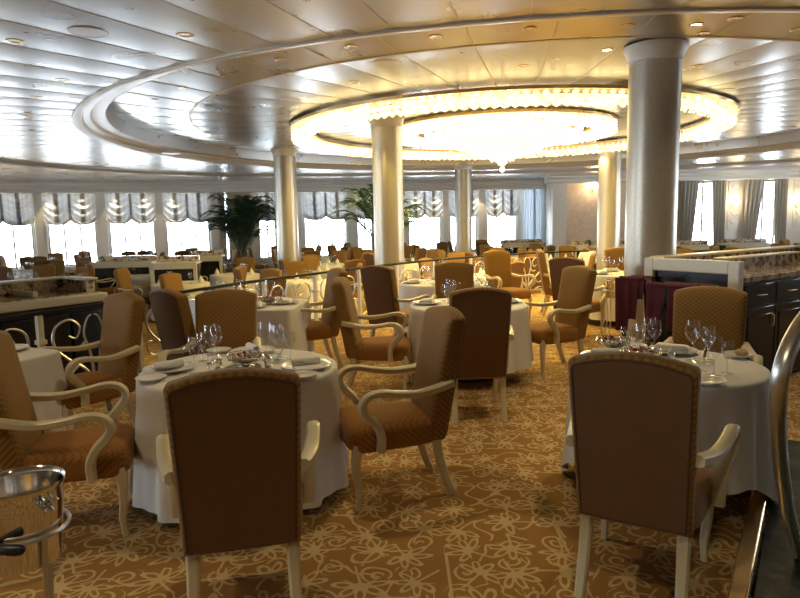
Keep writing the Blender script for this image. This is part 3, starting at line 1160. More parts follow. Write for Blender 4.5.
TL = P(240, 367, .757); place_table(TL.x, TL.y, .585, .3, D_L, seed=3, hem=.05, amp=.024)
TR = Vector((1.565, 3.70)); place_table(TR.x, TR.y, .535, 0.2, D_R, seed=8, hem=.12, corners=.10, amp=.024)
TC = P(468, 304, .757); place_table(TC.x, TC.y, .60, .1, D_C, seed=5, hem=.16, amp=.022)
TS = Vector((-2.95, 4.28)); place_table(TS.x, TS.y, .42, R(-22), D_S, True, seed=2, hem=.30, corners=.16, amp=.014)
TM = P(258, 304, .757); place_table(TM.x, TM.y, .47, R(-6), D_M, True, seed=4, hem=.24, corners=.16, amp=.014)
TB = P(440, 282, .757); place_table(TB.x, TB.y, .56, 0, D_B, seed=6, hem=.12)
TK = Vector((3.35, 9.75)); place_table(TK.x, TK.y, .52, 0, D_K, seed=9, hem=.10)

G = 'dining armchairs'
chair_top(233, 368, 13, 'brown-backed dining armchair at front left, seen from behind, largest in the left half')
chair_top(633, 352, -31, 'brown-backed dining armchair at front right, seen from behind, nearest the curved handrail')
chair_top(442, 307, 106, 'gold dining armchair right of the front left table, facing left with patterned back')
put_chair(-1.79, 3.36, R(-73), 'gold dining armchair cut by the left edge of the photo, behind the wine bucket')
chair_top(222, 291, 180, 'dining armchair facing us on the far side of the front left table', push=.10)
chair_top(169, 289, -42, 'dark narrow-looking dining armchair seen from behind, left of the chair facing us')
chair_top(122, 293, 140, 'patterned dining armchair right of the square table by the left counter')
chair_top(336, 268, 112, 'dining armchair right of the square table, touching the chair facing right')
chair_top(342, 277, -94, 'orange dining armchair in mid picture facing right towards the centre table')
chair_top(378, 265, -38, 'dark-backed dining armchair below the column, turned away to the right')
chair_top(480, 287, 2, 'dark brown-backed dining armchair on the near side of the centre table')
chair_top(454, 262, 180, 'brown dining armchair facing us on the far side of the centre table')
chair_top(497, 250, 205, 'gold dining armchair facing us in front of the railing scrolls, right of centre')
chair_top(541, 249, -98, 'slim-looking gold dining armchair in side view at the right end of the railing')
chair_top(567, 257, -42, 'dark-backed dining armchair behind the big gold chair, turned to the right')
chair_top(578, 266, 112, 'large gold dining armchair right of the centre table facing left, arm in profile')
chair_top(609, 246, 178, 'yellow dining armchair left of the thick column facing us', push=-.6)
chair_top(709, 288, 150, 'patterned dining armchair between the front right table and the granite sideboard', push=.10)

# settings
for a, w in ((-8, 'right side'), (188, 'left side'), (92, 'far side'), (268, 'near side')):
    setting(TL.x, TL.y, .585, a, w, D_L, 'roll', mirror=-1 if w in ('right side',) else 1)
for a, w in ((62, 'far side'), (150, 'left side'), (242, 'near side')):
    setting(TR.x, TR.y, .52, a, w, D_R, 'fold' if w == 'far side' else 'roll', mirror=1)
p = P(739, 357, .757); put('bread', mk_plate(.085), p.x, p.y, TZ, 0, 'bread plate with a roll, right edge of the ' + D_R)
put('bun', mk_butter, p.x + .02, p.y + .01, TZ + .01, 0, 'bread roll on the small plate, right edge of the ' + D_R)
for k, (px, py, key, h, r) in enumerate(((699, 384, 'tall', .25, .042), (714, 388, 'middle', .225, .039), (727, 386, 'small', .185, .033))):
    p = P(px, py - 12, .757); put('glass' + key, mk_glass(h, r), p.x, p.y, TZ, 0, '%s of three wine glasses beside the folded napkin, %s' % (('left tallest', 'middle', 'right smallest')[k], D_R))
p = P(703, 381, .757); put('knife', mk_cutlery('knife'), p.x, p.y, TZ, -.5, 'silver knife beside the three glasses on the ' + D_R)
for a, w in ((170, 'left side'), (10, 'right side'), (90, 'far side'), (268, 'near side')):
    setting(TC.x, TC.y, .60, a, w, D_C, 'fold' if a < 180 else 'roll', full=False)
for a, w in ((100, 'far side'), (0, 'right side'), (270, 'near side')):
    setting(TM.x, TM.y, .46, a, w, D_M, 'fold', full=False, glasses=2)
for a, w in ((60, 'far side'), (-25, 'right side'), (240, 'near side')):
    setting(TS.x, TS.y, .42, a, w, D_S, 'roll', full=False, glasses=0)
for a, w in ((190, 'left side'), (350, 'right side'), (270, 'near side'), (90, 'far side')):
    setting(TB.x, TB.y, .56, a, w, D_B, 'cone' if False else 'fold', full=False, glasses=2)
for a, w in ((200, 'left side'), (90, 'far side'), (290, 'near side')):
    setting(TK.x, TK.y, .52, a, w, D_K, 'fold', full=False, glasses=2)
# silver on the tables
for c, d, dx, dy in ((TL, D_L, .03, .02), (TR, D_R, -.12, .06), (TC, D_C, 0, 0), (TS, D_S, 0, .05), (TM, D_M, .12, -.05)):
    put('basket', mk_basket, c.x + dx, c.y + dy, TZ, .3, 'silver openwork bowl with red glints, middle of the ' + d)
    put('shaker', mk_shaker, c.x + dx - .15, c.y + dy - .06, TZ, 0, 'left silver salt shaker beside the bowl on the ' + d)
    put('shaker', mk_shaker, c.x + dx + .15, c.y + dy - .05, TZ, 0, 'right silver pepper shaker beside the bowl on the ' + d)
p = P(613, 350, .757); put('basket', mk_basket, p.x, p.y, TZ, 0, 'silver openwork bowl at the left edge of the ' + D_R)

# ------------------------------------------------------------------ railing with silver scrolls
rl = thing('balustrade', 'curved balustrade with dark handrail and silver scrollwork between the two dining areas', 'railing')
B().sweep(rp, sq(.035, .018, 8)).build('handrail', 'railwood', rl)
B().sweep([Vector((p.x, p.y, .10)) for p in rp], sq(.018, .018, 6)).build('bottom_rail', 'steel', rl)
acc = [0]
for i in range(1, len(rp)): acc.append(acc[-1] + (rp[i] - rp[i - 1]).length)


def rail_at(s):
    for i in range(1, len(rp)):
        if acc[i] >= s:
            t = (s - acc[i - 1]) / (acc[i] - acc[i - 1]); return rp[i - 1].lerp(rp[i], t)
    return rp[-1]


bay = 1.05; nb = int(acc[-1] / bay)
for k in range(nb + 1):
    p = rail_at(k * bay); q = rail_at(k * bay + .05); a = math.atan2(q.y - p.y, q.x - p.x)
    b = B(); b.box((p.x, p.y, .43), (.05, .05, .86), a); b.box((p.x, p.y, .05), (.11, .11, .10), a); b.box((p.x, p.y, .62), (.075, .075, .04), a); b.build('post', 'ivory', rl, bevel=.005)
    if k == nb: break
    b = B()
    def c3(u, z):
        e = rail_at(k * bay + u); return (e.x, e.y, z)
    def ribbon(pts, r=.016, taper=True):
        p_ = catmull([c3(u, z) for u, z in pts], 5); n_ = len(p_)
        b.tube(p_, r, 6, [1 - .55 * i / n_ for i in range(n_)] if taper else None)
    for s in (0, 1):
        f = (lambda u: u) if s == 0 else (lambda u: bay - u)
        ribbon([(f(.52), .14), (f(.40), .30), (f(.24), .42), (f(.12), .56), (f(.14), .72), (f(.28), .78), (f(.38), .70), (f(.34), .60), (f(.27), .63)])
        ribbon([(f(.34), .34), (f(.22), .26), (f(.12), .30), (f(.10), .40), (f(.17), .42)])
        ribbon([(f(.50), .20), (f(.47), .45), (f(.42), .62), (f(.46), .76), (f(.51), .80)])
        ribbon([(f(.44), .56), (f(.36), .50), (f(.30), .52)])
        ribbon([(f(.30), .12), (f(.18), .16), (f(.08), .13)])
    b.build('scroll_panel', 'steel', rl)

# ------------------------------------------------------------------ granite sideboard at right
pa, pb = P(647, 257.5, 1.2), P(742, 261.5, 1.2)
ang = math.atan2(pb.y - pa.y, pb.x - pa.x); W = (pb - pa).length; LEN = 3.0
sb = thing('granite_sideboard', 'dark sideboard with white framed end and granite top, at right behind the front table', 'sideboard', (pa.x, pa.y, 0), ang)
b = B(); b.box((W / 2, LEN / 2 + .04, .5), (W - .06, LEN - .08, 1.0)); b.build('cabinet', 'dark', sb, bevel=.004)
b = B()
for x0, x1 in ((0, .10), (W - .10, W)): b.box(((x0 + x1) / 2, 0, .6), (x1 - x0, .09, 1.2))
b.box((W / 2, 0, 1.14), (W - .2, .09, .12)); b.box((W / 2, 0, .07), (W - .2, .09, .14))
b.build('end_frame', 'ivory', sb, bevel=.008)
b = B(); b.box((W / 2, .02, .61), (W - .2, .03, .94)); b.build('end_panel', 'dark', sb)
b = B(); b.box((W / 2 + .01, LEN / 2 + .05, 1.025), (W - .02, LEN - .02, .05)); b.build('countertop', 'granite', sb, bevel=.006)
b = B(); b.box((.09, LEN / 2 + .04, 1.12), (.12, LEN - .02, .14)); b.box((W / 2 + .02, LEN - .02, 1.12), (W - .06, .12, .14)); b.box((W * .5, LEN * .42, 1.11), (.09, LEN * .5, .12)); b.build('granite_upstand', 'granite', sb, bevel=.004)
b = B(); b.box((.09, LEN / 2 + .04, 1.20), (.17, LEN, .025)); b.box((W / 2 + .02, LEN - .02, 1.20), (W, .17, .025)); b.box((W * .5, LEN * .42, 1.18), (.13, LEN * .5 + .04, .02)); b.build('ledge_cap', 'ivory', sb, bevel=.005)
nd = 5
for k in range(nd):
    y0 = .10 + k * (LEN - .12) / nd; w = (LEN - .12) / nd - .02; yc = y0 + w / 2
    b = B(); b.box((W - .022, yc, .87), (.03, w, .20)); d = b.build('drawer', 'dark', sb, bevel=.006)
    b = B(); b.tube([(W - .005, yc - .07, .87), (W + .02, yc - .055, .87), (W + .02, yc + .055, .87), (W - .005, yc + .07, .87)], .006, 6); b.build('handle', 'brass', d)
    b = B(); b.box((W - .022, yc, .43), (.03, w, .64)); b.box((W - .004, yc, .43), (.008, w - .12, .5)); d = b.build('door', 'dark', sb, bevel=.006)
    b = B(); b.tube([(W - .005, yc + w * .38, .55), (W + .02, yc + w * .38, .56), (W + .02, yc + w * .38, .66), (W - .005, yc + w * .38, .67)], .006, 6); b.build('handle', 'brass', d)


def tray_stand(x, y, rz, w, label):
    t = thing('tray_stand', label, 'tray stand', (x, y, 0), rz)
    for s in (-1, 1):
        b = B()
        for e in (-1, 1): b.sweep([(e * w / 2, s * .17, 1.0), (e * w / 2, -s * .17, .0)], sq(.014, .012, 6), None, (1, 0, 0))
        b.sweep([(-w / 2 - .02, s * .17, 1.0), (w / 2 + .02, s * .17, 1.0)], sq(.016, .014, 6)); b.build('leg_frame', 'black', t)
    b = B()
    for e in (-.30, .0, .30):
        b.grid(lambda u, v: (e * w + (u - .5) * .07, -.17 + .34 * v, 1.02 - .06 * math.sin(PI * v)), 3, 8)
    b.build('strap', 'burg', t)
    b = B()
    rnd = random.Random(int(w * 1000))
    for e, ww, drop in ((-.34, .16, .52), (.05, .12, .40), (.36, .09, .20)):
        b.grid(lambda u, v: (e * w + (u - .5) * ww * (1 - .25 * v), -.19 - .015 * math.sin(u * 9) * v - .02 * v, 1.025 - drop * v + .0 * u), 14, 8)
        b.grid(lambda u, v: (e * w + (u - .5) * ww, -.19 + .05 * v, 1.025 + .008 * math.sin(u * 9)), 14, 2)
    b.tube([(-w / 2, -.175, 1.02), (0, -.175, 1.012), (w / 2, -.175, 1.02)], .024, 8)
    b.build('draped_cloth', 'burg', t)
    return t


q = PY(637, 278, 6.35); tray_stand(q.x, q.y, ang + .35, .23, 'black folding tray stand with burgundy cloth, in front of the thick column')
c = (pa + pb) / 2; n = Vector((math.sin(ang), -math.cos(ang)))
q = PY(682, 280, 5.62); tray_stand(q.x, q.y, ang + .12, .44, 'black folding tray stand with burgundy cloth, before the white sideboard end')


def wine_stand(x, y, label, zrim, s, legs=True, knob=True):
    t = thing('wine_bucket', label, 'wine bucket', (x, y, 0))
    r = .105 * s
    z0 = zrim - .215 * s
    b = B(); b.lathe([(.001, z0 + .012), (r * .80, z0 + .014), (r * .96, zrim - .01), (r * .99, zrim), (r * 1.05, zrim + .004), (r * 1.06, zrim - .004), (r * 1.0, zrim - .012), (r * .97, zrim - .06), (r * .84, z0), (.001, z0)], 48, cap=False)
    bk = b.build('bucket', 'silver', t, angle=60)
    b = B()
    for e in (-.45, PI - .45):
        ca, sa = math.cos(e), math.sin(e)
        b.lathe([(.001, -.012), (.010, -.008), (.014, 0), (.010, .008), (.001, .012)], 10, (ca * r * 1.10, sa * r * 1.10, zrim - .055), cap=False)
        for k in range(-2, 3): b.lathe([(.0005, -.008), (.0075, 0), (.0005, .008)], 8, (ca * r * 1.04 + .012 * k * -sa, sa * r * 1.04 + .012 * k * ca, zrim - .05 + .006 * abs(k)), cap=False)
        b.build('handle_knob', 'silver', bk); b = B()
    b = B(); n_ = 48
    b.tube([(r * 1.06 * math.cos(2 * PI * i / n_), r * 1.06 * math.sin(2 * PI * i / n_), zrim - .125 * s) for i in range(n_)], .0065, 8, closed=True); b.build('stand_ring', 'steel', t)
    for k in range(3):
        a = 2 * PI * k / 3 - .6
        pts = catmull([(r * 1.06 * math.cos(a), r * 1.06 * math.sin(a), zrim - .125 * s), (r * .95 * math.cos(a), r * .95 * math.sin(a), z0 - .02), (r * .75 * math.cos(a), r * .75 * math.sin(a), z0 * .5), (r * 1.5 * math.cos(a), r * 1.5 * math.sin(a), .006)], 6)
        B().tube(pts, .008, 8).build('leg', 'steel', t)
    return t


p = PY(19, 482, 1.64); ws = wine_stand(p.x, p.y, 'polished silver wine bucket on a stand in the lower left corner', p.z, 1.0)
b = B(); zg = p.z - .125; b.tube([(-.02, -.108, zg), (.02, -.125, zg), (.055, -.128, zg), (.072, -.127, zg), (.078, -.126, zg)], .015, 10, [.6, .9, 1.0, .8, .3]); b.build('stand_grip', 'black', ws)

p = PY(613, 280, 8.35); wine_stand(p.x, p.y, 'small-looking silver wine bucket on a stand left of the burgundy tray stand', p.z, 1.05)
# ------------------------------------------------------------------ granite counter at left behind the railing
pa, pb = P(-60, 311, .93), P(108, 292, .93)
ang2 = math.atan2(pb.y - pa.y, pb.x - pa.x); W2 = (pb - pa).length; DP = .75
lc = thing('granite_counter', 'long low counter with granite upstand and cream edge behind the left railing', 'counter', (pa.x, pa.y, 0), ang2)
b = B(); b.box((W2 / 2, DP / 2 + .02, .245), (W2 - .06, DP - .06, 1.19)); b.build('cabinet', 'dark', lc, bevel=.004)
b = B(); b.box((W2 / 2, DP / 2, .885), (W2, DP, .09)); b.build('countertop', 'ivory', lc, bevel=.015)
b = B(); b.box((W2 / 2, DP / 2 + .02, .933), (W2 - .1, DP - .12, .012)); b.build('granite_slab', 'granite', lc)
b = B(); b.box((W2 / 2 - .03, DP - .09, 1.0), (W2 - .08, .1, .13)); b.box((W2 - .10, DP * .55, 1.0), (.10, DP * .7, .13)); b.build('granite_upstand', 'granite', lc, bevel=.004)
b = B(); b.box((W2 / 2, DP - .09, 1.075), (W2, .16, .025)); b.box((W2 - .10, DP * .55, 1.075), (.16, DP * .75, .025)); b.box((W2 * .58, DP * .55, .965), (.05, DP * .6, .05)); b.build('ledge_cap', 'ivory', lc, bevel=.006)
for k in range(4):
    b = B(); b.box((.12 + (W2 - .2) * (k + .5) / 4, .012, .42), ((W2 - .2) / 4 - .03, .02, .66)); b.build('door', 'dark', lc, bevel=.006)

# ------------------------------------------------------------------ curved handrail, lower right
hp = [PY(822, 298, 2.15), PY(799, 328, 1.95), PY(783, 365, 1.86), PY(778, 405, 1.9), PY(780, 455, 2.1), PY(788, 510, 2.42), PY(800, 558, 2.8)]
hp[-1].z = .04
hr = catmull(hp, 8)
st = thing('stair_railing', 'curved silver handrail over green marbled panel at the right edge of the photo', 'railing')
B().sweep(hr, sq(.025, .026, 12, .85)).build('handrail', 'steel', st)
p0, p1 = Vector((1.10, 2.05, 0)), Vector((2.66, 4.43, 0)); dv = (p1 - p0).normalized()
b = B(); aa = math.atan2(dv.y, dv.x); c = (p0 + p1) / 2
b.box((c.x, c.y, .055), ((p1 - p0).length, .075, .11), aa); b.build('base_kerb', 'brass', st, bevel=.01)
nn = Vector((dv.y, -dv.x, 0))
b = B(); sl = [p0 + nn * .05, p1 + nn * .05, p1 + nn * 1.3, p0 + nn * 1.3]
b.loft([[(v_.x, v_.y, .002) for v_ in sl], [(v_.x, v_.y, .03) for v_ in sl]]); b.build('marbled_landing', 'marble', st, smooth=False)

# ------------------------------------------------------------------ service stations in the background
STN = []


def station(x, y, rz, w, label, top='ivory', h=1.02):
    for e in (-.4, 0, .4): STN.append((x + e * w * math.cos(rz), y + .3 + e * w * math.sin(rz), .72))
    t = thing('service_station', label, 'service station', (x, y, LZ), rz)
    b = B(); b.box((0, .3, h / 2 - .02), (w - .06, .5, h - .06)); b.build('cabinet', 'dark', t)
    n_ = max(1, round(w / .75)); b = B()
    for k in range(n_ + 1): b.box((-w / 2 + .03 + (w - .06) * k / n_, .03, h / 2), (.075, .06, h))
    b.box((0, .03, h - .06), (w, .06, .12)); b.box((0, .03, .05), (w, .06, .1)); b.build('front_frame', 'ivory', t, bevel=.005)
    b = B(); b.box((0, .3, h + .01), (w + .04, .62, .04)); b.build('countertop', top, t, bevel=.006)
    b = B(); b.box((0, .50, h + .09), (w - .05, .10, .13)); b.build('granite_upstand', 'granite', t)
    return t


def st_at(px, py, h, rz, w, label):
    p = P(px, py, h + LZ); return station(p.x, p.y, rz, w, label, h=h)


st_at(121, 263, 1.05, .03, 1.5, 'wide cream service station with dark front before the left windows')
st_at(173, 264, 1.10, .10, 1.0, 'cream service station with two dark panels left of the big palm')
st_at(206, 257, 1.10, .12, .8, 'small cream service station partly behind the gold chairs, left of the palm')
station(4.55, 23.4, 0, 1.6, 'cream service station before the back windows right of the far column')
station(6.5, 20.6, 0, 1.7, 'cream service station in front of the peach wall beside the seated person')
station(9.0, 19.2, 0, 1.0, 'white service station under the left curtained window')
station(10.9, 19.8, 0, 1.5, 'low cream service station between the two curtained windows')

# ------------------------------------------------------------------ palms
def palm(x, y, h, spread, nf, seed, label):
    rnd = random.Random(seed)
    t = thing('potted_palm', label, 'palm', (x, y, LZ))
    b = B(); b.lathe([(.001, 0), (.20, 0), (.26, .22), (.30, .46), (.31, .5), (.27, .5), (.25, .44), (.001, .42)], 28, cap=False); b.build('planter', 'terracotta', t)
    b = B()
    for k in range(4):
        a = 2 * PI * k / 4; b.tube([(.07 * math.cos(a), .07 * math.sin(a), .42), (.09 * math.cos(a), .09 * math.sin(a), .9), (.15 * math.cos(a + .3), .15 * math.sin(a + .3), h * .55)], .035, 7, [1, .8, .5])
    b.build('trunk', 'trunk', t)
    b = B()
    for i in range(nf):
        a = 2 * PI * i / nf * 2.4 + rnd.uniform(-.3, .3)
        up = rnd.uniform(.45, 1.0); L = spread * rnd.uniform(.75, 1.1) * (.75 + .4 * (1 - up))
        base = Vector((.08 * math.cos(a), .08 * math.sin(a), h * rnd.uniform(.28, .62)))
        d = Vector((math.cos(a), math.sin(a), 0))
        pts = []
        for k in range(11):
            u = k / 10
            pts.append(base + d * (L * (u ** 1.15)) + Vector((0, 0, (h - base.z) * up * (1.6 * u - .75 * u * u) * 1.15 - .35 * L * u ** 3)))
        b.tube(pts, .010, 5, [1 - .08 * k for k in range(11)])
        for k in range(2, 11):
            for e in (-1, 1):
                for q in (0, .5):
                    if k == 10 and q: continue
                    p_ = pts[k].lerp(pts[min(k + 1, 10)], q); tg = (pts[min(k + 1, 10)] - pts[k - 1]).normalized()
                    sd = tg.cross(Vector((0, 0, 1))).normalized() * e
                    ll = .34 * spread * math.sin(PI * (.15 + .8 * (k + q) / 11)) * rnd.uniform(.8, 1.1)
                    w_ = .026
                    tip = p_ + sd * ll * .72 + tg * ll * .62 + Vector((0, 0, -.16 * ll))
                    mid = p_.lerp(tip, .45) + Vector((0, 0, .06 * ll)); nn_ = tg * w_
                    b.add([p_ - nn_ * .4, mid - nn_, tip, mid + nn_, p_ + nn_ * .4, mid + Vector((0, 0, .006))], [(0, 1, 5, 4), (1, 2, 5), (2, 3, 5), (3, 4, 5)])
    b.build('fronds', 'leaf', t, smooth=False)
    return t


palm(-4.95, 20.3, 3.15, 1.35, 64, 3, 'big bushy palm at left in front of the wide beige pilaster')
palm(-.42, 14.3, 3.0, 1.1, 30, 11, 'palm half hidden behind the column left of the chandelier dish')

# ------------------------------------------------------------------ window dressing
def valance(S, a, s0, s1, label, group):
    w = s1 - s0 + .12; sc = (s0 + s1) / 2
    n = 3 if w > 2.6 else 2 if w > 1.1 else 1
    p0 = S[0]; x, y = p0[0] + sc * math.cos(a) + .13 * math.sin(a), p0[1] + sc * math.sin(a) - .13 * math.cos(a)
    b = B(); H = 1.12
    def f(u, v):
        k = abs(math.sin(PI * n * u)); gather = (1 - k) ** 4
        drop = H * (v - .5 * 0) * (1 - .10 * (1 - k ** .7) * v) - .0
        sag = .16 * (k ** .8) * v
        fo = math.sin(v * 26 - 5.0 * k); z = 2.81 - (H - .14) * v - sag + .012 * fo
        d = -.02 - .12 * k * (.25 + .75 * v) - .045 * fo * (k + .15) * (.4 + .6 * v) + .02 * gather
        d -= .05 * max(0, v - .85) / .15
        return ((u - .5) * w, d, z)
    b.grid(f, 20 * n, 44)
    def g(u, v):
        p_ = f(u, 1 - .12 * v); return (p_[0], p_[1] + .07 * math.sin(PI * v * .6) + .02, p_[2] + .03 * v)
    b.grid(g, 20 * n, 4)
    o = b.build('window_shade', 'valance', angle=70)
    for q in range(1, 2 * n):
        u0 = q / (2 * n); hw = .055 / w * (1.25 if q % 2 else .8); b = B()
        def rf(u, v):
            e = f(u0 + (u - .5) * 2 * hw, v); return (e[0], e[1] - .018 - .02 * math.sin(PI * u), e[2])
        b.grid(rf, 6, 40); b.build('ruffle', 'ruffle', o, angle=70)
    o.location = (x, y, 0); o.rotation_euler = (0, 0, a)
    return tag(o, label, 'window shade', group)


i = 0
vis = [w for w in WINS if w[0] in (S2, S3, S4, S5)]
for (S, a, s0, s1, o) in vis:
    if S is S2 and s0 < 2: continue
    i += 1
    if S is S5 and s1 > on_line(520, *S5): continue
    if s1 - s0 < .5: continue
    valance(S, a, s0, s1, 'silvery swagged window shade, %s from the left along the window wall' % ords(i - 1), 'swagged window shades')


def curtain(x, y, w, h, lean, label, mt='curtain', rz=0):
    """lean: sideways shift of the hem's inner edge, as when tied back"""
    b = B(); n = 46
    def f(u, v):
        k = 1 - .45 * math.sin(PI * min(1, v / .95)) * 0
        ww = w * (1 - abs(lean) * v)
        xx = (u - .5) * ww + (-(w - ww) / 2 if lean > 0 else (w - ww) / 2)
        return (xx, .06 * math.sin(u * 2 * PI * 4.5) * (.6 + .4 * v), h * (1 - v))
    b.grid(f, n, 10)
    def g(u, v):
        p_ = f(u, v); return (p_[0], p_[1] + .012, p_[2])
    b.grid(g, n, 10)
    o = b.build('curtain', mt, angle=80); o.location = (x, y, LZ + .02); o.rotation_euler = (0, 0, rz)
    return tag(o, label, 'curtain')


for k, (x0, x1, lean, l) in enumerate(((683, 700, .45, 'grey curtain left of the left end-wall window'), (713, 727, -.3, 'grey curtain right of the left end-wall window'),
                                       (745, 765, .45, 'grey curtain left of the right end-wall window'), (775, 789, -.3, 'grey curtain right of the right end-wall window'),
                                       (672, 681, .2, 'narrow slice of grey curtain just right of the thick column'))):
    p0, p1 = PY(x0, 205, 23.3), PY(x1, 205, 23.3)
    curtain((p0.x + p1.x) / 2, 23.4, p1.x - p0.x, 3.15, lean, l)
for px, w, l in ((529, .55, 'white sheer curtain at the right end of the back windows, left half'), (538, .5, 'white sheer curtain at the right end of the back windows, right half')):
    s = on_line(px, *S5); a = math.atan2(S5[1][1] - S5[0][1], S5[1][0] - S5[0][0])
    curtain(S5[0][0] + s * math.cos(a), S5[0][1] + s * math.sin(a) - .16, w, 3.15, 0, l, 'sheer', a)


def sconce(p, rz, label, lit=True):
    t = thing('wall_sconce', label, 'wall lamp', p, rz)
    b = B(); b.box((0, -.015, 0), (.10, .03, .22)); b.build('back_plate', 'brass', t, bevel=.006)
    for s in (-1, 0, 1):
        b = B(); b.tube(catmull([(0, -.03, -.05), (s * .09, -.10, -.10), (s * .17, -.16 + .03 * abs(s), -.03), (s * .17, -.16 + .03 * abs(s), .03)], 5), .008, 6); am = b.build('arm', 'brass', t)
        b = B(); b.lathe([(.035, .02), (.055, .08), (.045, .16)], 14, (s * .17, -.16 + .03 * abs(s), 0), cap=False); b.build('lamp_shade', 'bulb', am)
    return t


SCON = []
for px, py, S, l in ((305, 189, S4, 'glowing three-arm wall lamp left of the column by the big palm'), (394, 190, S4, 'glowing wall lamp behind the middle column')):
    s = on_line(px, *S); a = math.atan2(S[1][1] - S[0][1], S[1][0] - S[0][0]); d = ray(px, py)
    x, y = S[0][0] + s * math.cos(a), S[0][1] + s * math.sin(a)
    if px == 394: continue
    z = CAMZ + d.z / d.y * y
    SCON.append(sconce((x + .14 * math.sin(a), y - .14 * math.cos(a), z), a, l))
p = PY(592, 189, 23.58); SCON.append(sconce((p.x, 23.6, p.z), 0, 'glowing wall lamp on the peach wall left of the yellow column'))
for px, l in ((732, 'glowing wall lamp on the white panel between the two curtained windows'), (797, 'glowing wall lamp at the right edge of the photo')):
    p = PY(px, 204, 23.5); SCON.append(sconce((p.x, 23.5, p.z), 0, l))

# ------------------------------------------------------------------ seated person by the peach wall
def skin(name, nodes, edges, m, parent=None, root=0):
    me = bpy.data.meshes.new(name); me.from_pydata([n[0] for n in nodes], edges, [])
    o = bpy.data.objects.new(name, me); COL.objects.link(o); me.materials.append(M[m])
    sk = o.modifiers.new('skin', 'SKIN'); sk.use_smooth_shade = True
    for i, n in enumerate(nodes):
        v = me.skin_vertices[0].data[i]; v.radius = (n[1], n[2] if len(n) > 2 else n[1]); v.use_root = i == root
    sb_ = o.modifiers.new('sub', 'SUBSURF'); sb_.levels = 1; sb_.render_levels = 2
    if parent is not None: o.parent = parent
    return o


pp = PY(588, 250, 17.6)
pe = thing('person', 'seated person in a white shirt and dark trousers near the peach wall', 'person', (pp.x, pp.y, LZ), R(150))
nodes = [((0, 0, .52), .13, .10), ((0, -.01, .72), .12, .09), ((0, -.02, .93), .14, .09), ((0, -.01, 1.05), .055), ((0, .01, 1.12), .05), ((0, .03, 1.2), .078, .088), ((0, .02, 1.29), .06, .07),
         ((.17, -.01, .99), .055), ((.23, .06, .76), .042), ((.14, .27, .70), .032), ((.10, .34, .70), .03), ((-.17, -.01, .99), .055), ((-.23, .06, .76), .042), ((-.14, .27, .70), .032), ((-.10, .34, .70), .03),
         ((.09, .03, .51), .085), ((.11, .42, .50), .06), ((.11, .42, .08), .04), ((.11, .54, .035), .035), ((-.09, .03, .51), .085), ((-.11, .42, .50), .06), ((-.11, .40, .08), .04), ((-.11, .52, .035), .035)]
edges = [(0, 1), (1, 2), (2, 3), (3, 4), (4, 5), (5, 6), (2, 7), (7, 8), (8, 9), (9, 10), (2, 11), (11, 12), (12, 13), (13, 14), (0, 15), (15, 16), (16, 17), (17, 18), (0, 19), (19, 20), (20, 21), (21, 22)]
skin('body', nodes, edges, 'skin', pe)
sh = [((p_[0][0], p_[0][1], p_[0][2]), p_[1] + .016, (p_[2] if len(p_) > 2 else p_[1]) + .016) for p_ in [nodes[0], nodes[1], nodes[2], ((0, -.012, 1.02), .06), nodes[7], nodes[8], nodes[9], nodes[11], nodes[12], nodes[13]]]
skin('shirt', sh, [(0, 1), (1, 2), (2, 3), (2, 4), (4, 5), (5, 6), (2, 7), (7, 8), (8, 9)], 'shirt', pe)
trn = [((p_[0][0], p_[0][1], p_[0][2]), p_[1] + .014, (p_[2] if len(p_) > 2 else p_[1]) + .014) for p_ in [((0, 0, .50), .13, .10), nodes[15], nodes[16], ((.11, .42, .10), .045), nodes[19], nodes[20], ((-.11, .40, .10), .045)]]
skin('trousers', trn, [(0, 1), (1, 2), (2, 3), (0, 4), (4, 5), (5, 6)], 'trouser', pe)
b = B(); b.lathe([(.001, .105), (.06, .095), (.088, .05), (.092, 0), (.08, -.05)], 14, (0, .005, 1.235), cap=False); b.build('hair', 'hair', pe)
b = B(); b.lathe([(.001, -.014), (.010, -.008), (.012, 0), (.005, .02), (.001, .026)], 8, (0, .125, 1.215), cap=False); b.build('nose', 'skin', pe)
b = B()
for s in (-1, 1): b.lathe([(.001, -.008), (.008, 0), (.001, .008)], 8, (s * .032, .113, 1.235), cap=False); b.build('eye', 'black', pe); b = B()

put_chair(pp.x, pp.y, R(150), 'rust dining armchair in which the person in white sits', z=LZ)

# ------------------------------------------------------------------ the sea of tables beyond the railing
ROWS = [('first', [(-7.0, 11.3), (-3.1, 11.2)]),
        ('second', [(-8.3, 13.9), (-4.6, 13.4), (-2.1, 13.3), (1.5, 13.9), (5.6, 13.1), (8.3, 13.3)]),
        ('third', [(-9.4, 16.2), (-6.3, 15.9), (-4.0, 15.5), (-1.6, 15.9), (.9, 15.9), (3.4, 15.6), (7.4, 15.5), (9.8, 15.4)]),
        ('fourth', [(-10.4, 18.5), (-7.7, 18.3), (-2.2, 18.7), (.1, 18.4), (2.4, 18.2), (4.8, 18.5), (7.3, 17.7), (9.9, 17.5), (12.3, 17.5)]),
        ('fifth', [(-11.6, 20.9), (-9.0, 20.8), (-6.6, 20.9), (-2.9, 21.2), (-.4, 20.9), (3.8, 21.0), (8.0, 21.6), (11.6, 22.0), (13.6, 20.2)]),
        ('sixth', [(-10.2, 22.9), (-7.6, 23.0), (-4.2, 23.6), (-1.4, 23.7), (1.1, 24.0), (3.3, 25.6)]),
        ('back', [(-1.0, 25.9), (1.4, 26.4)])]
rnd = random.Random(21)
OCC = [(o.location.x, o.location.y, .62) for o in list(COL.objects) if o.parent is None and (o.get('category') in ('armchair',)) and o.location.y > 6]
OCC += [(o.location.x, o.location.y, .75) for o in list(COL.objects) if o.parent is None and o.get('category') in ('column', 'palm')]
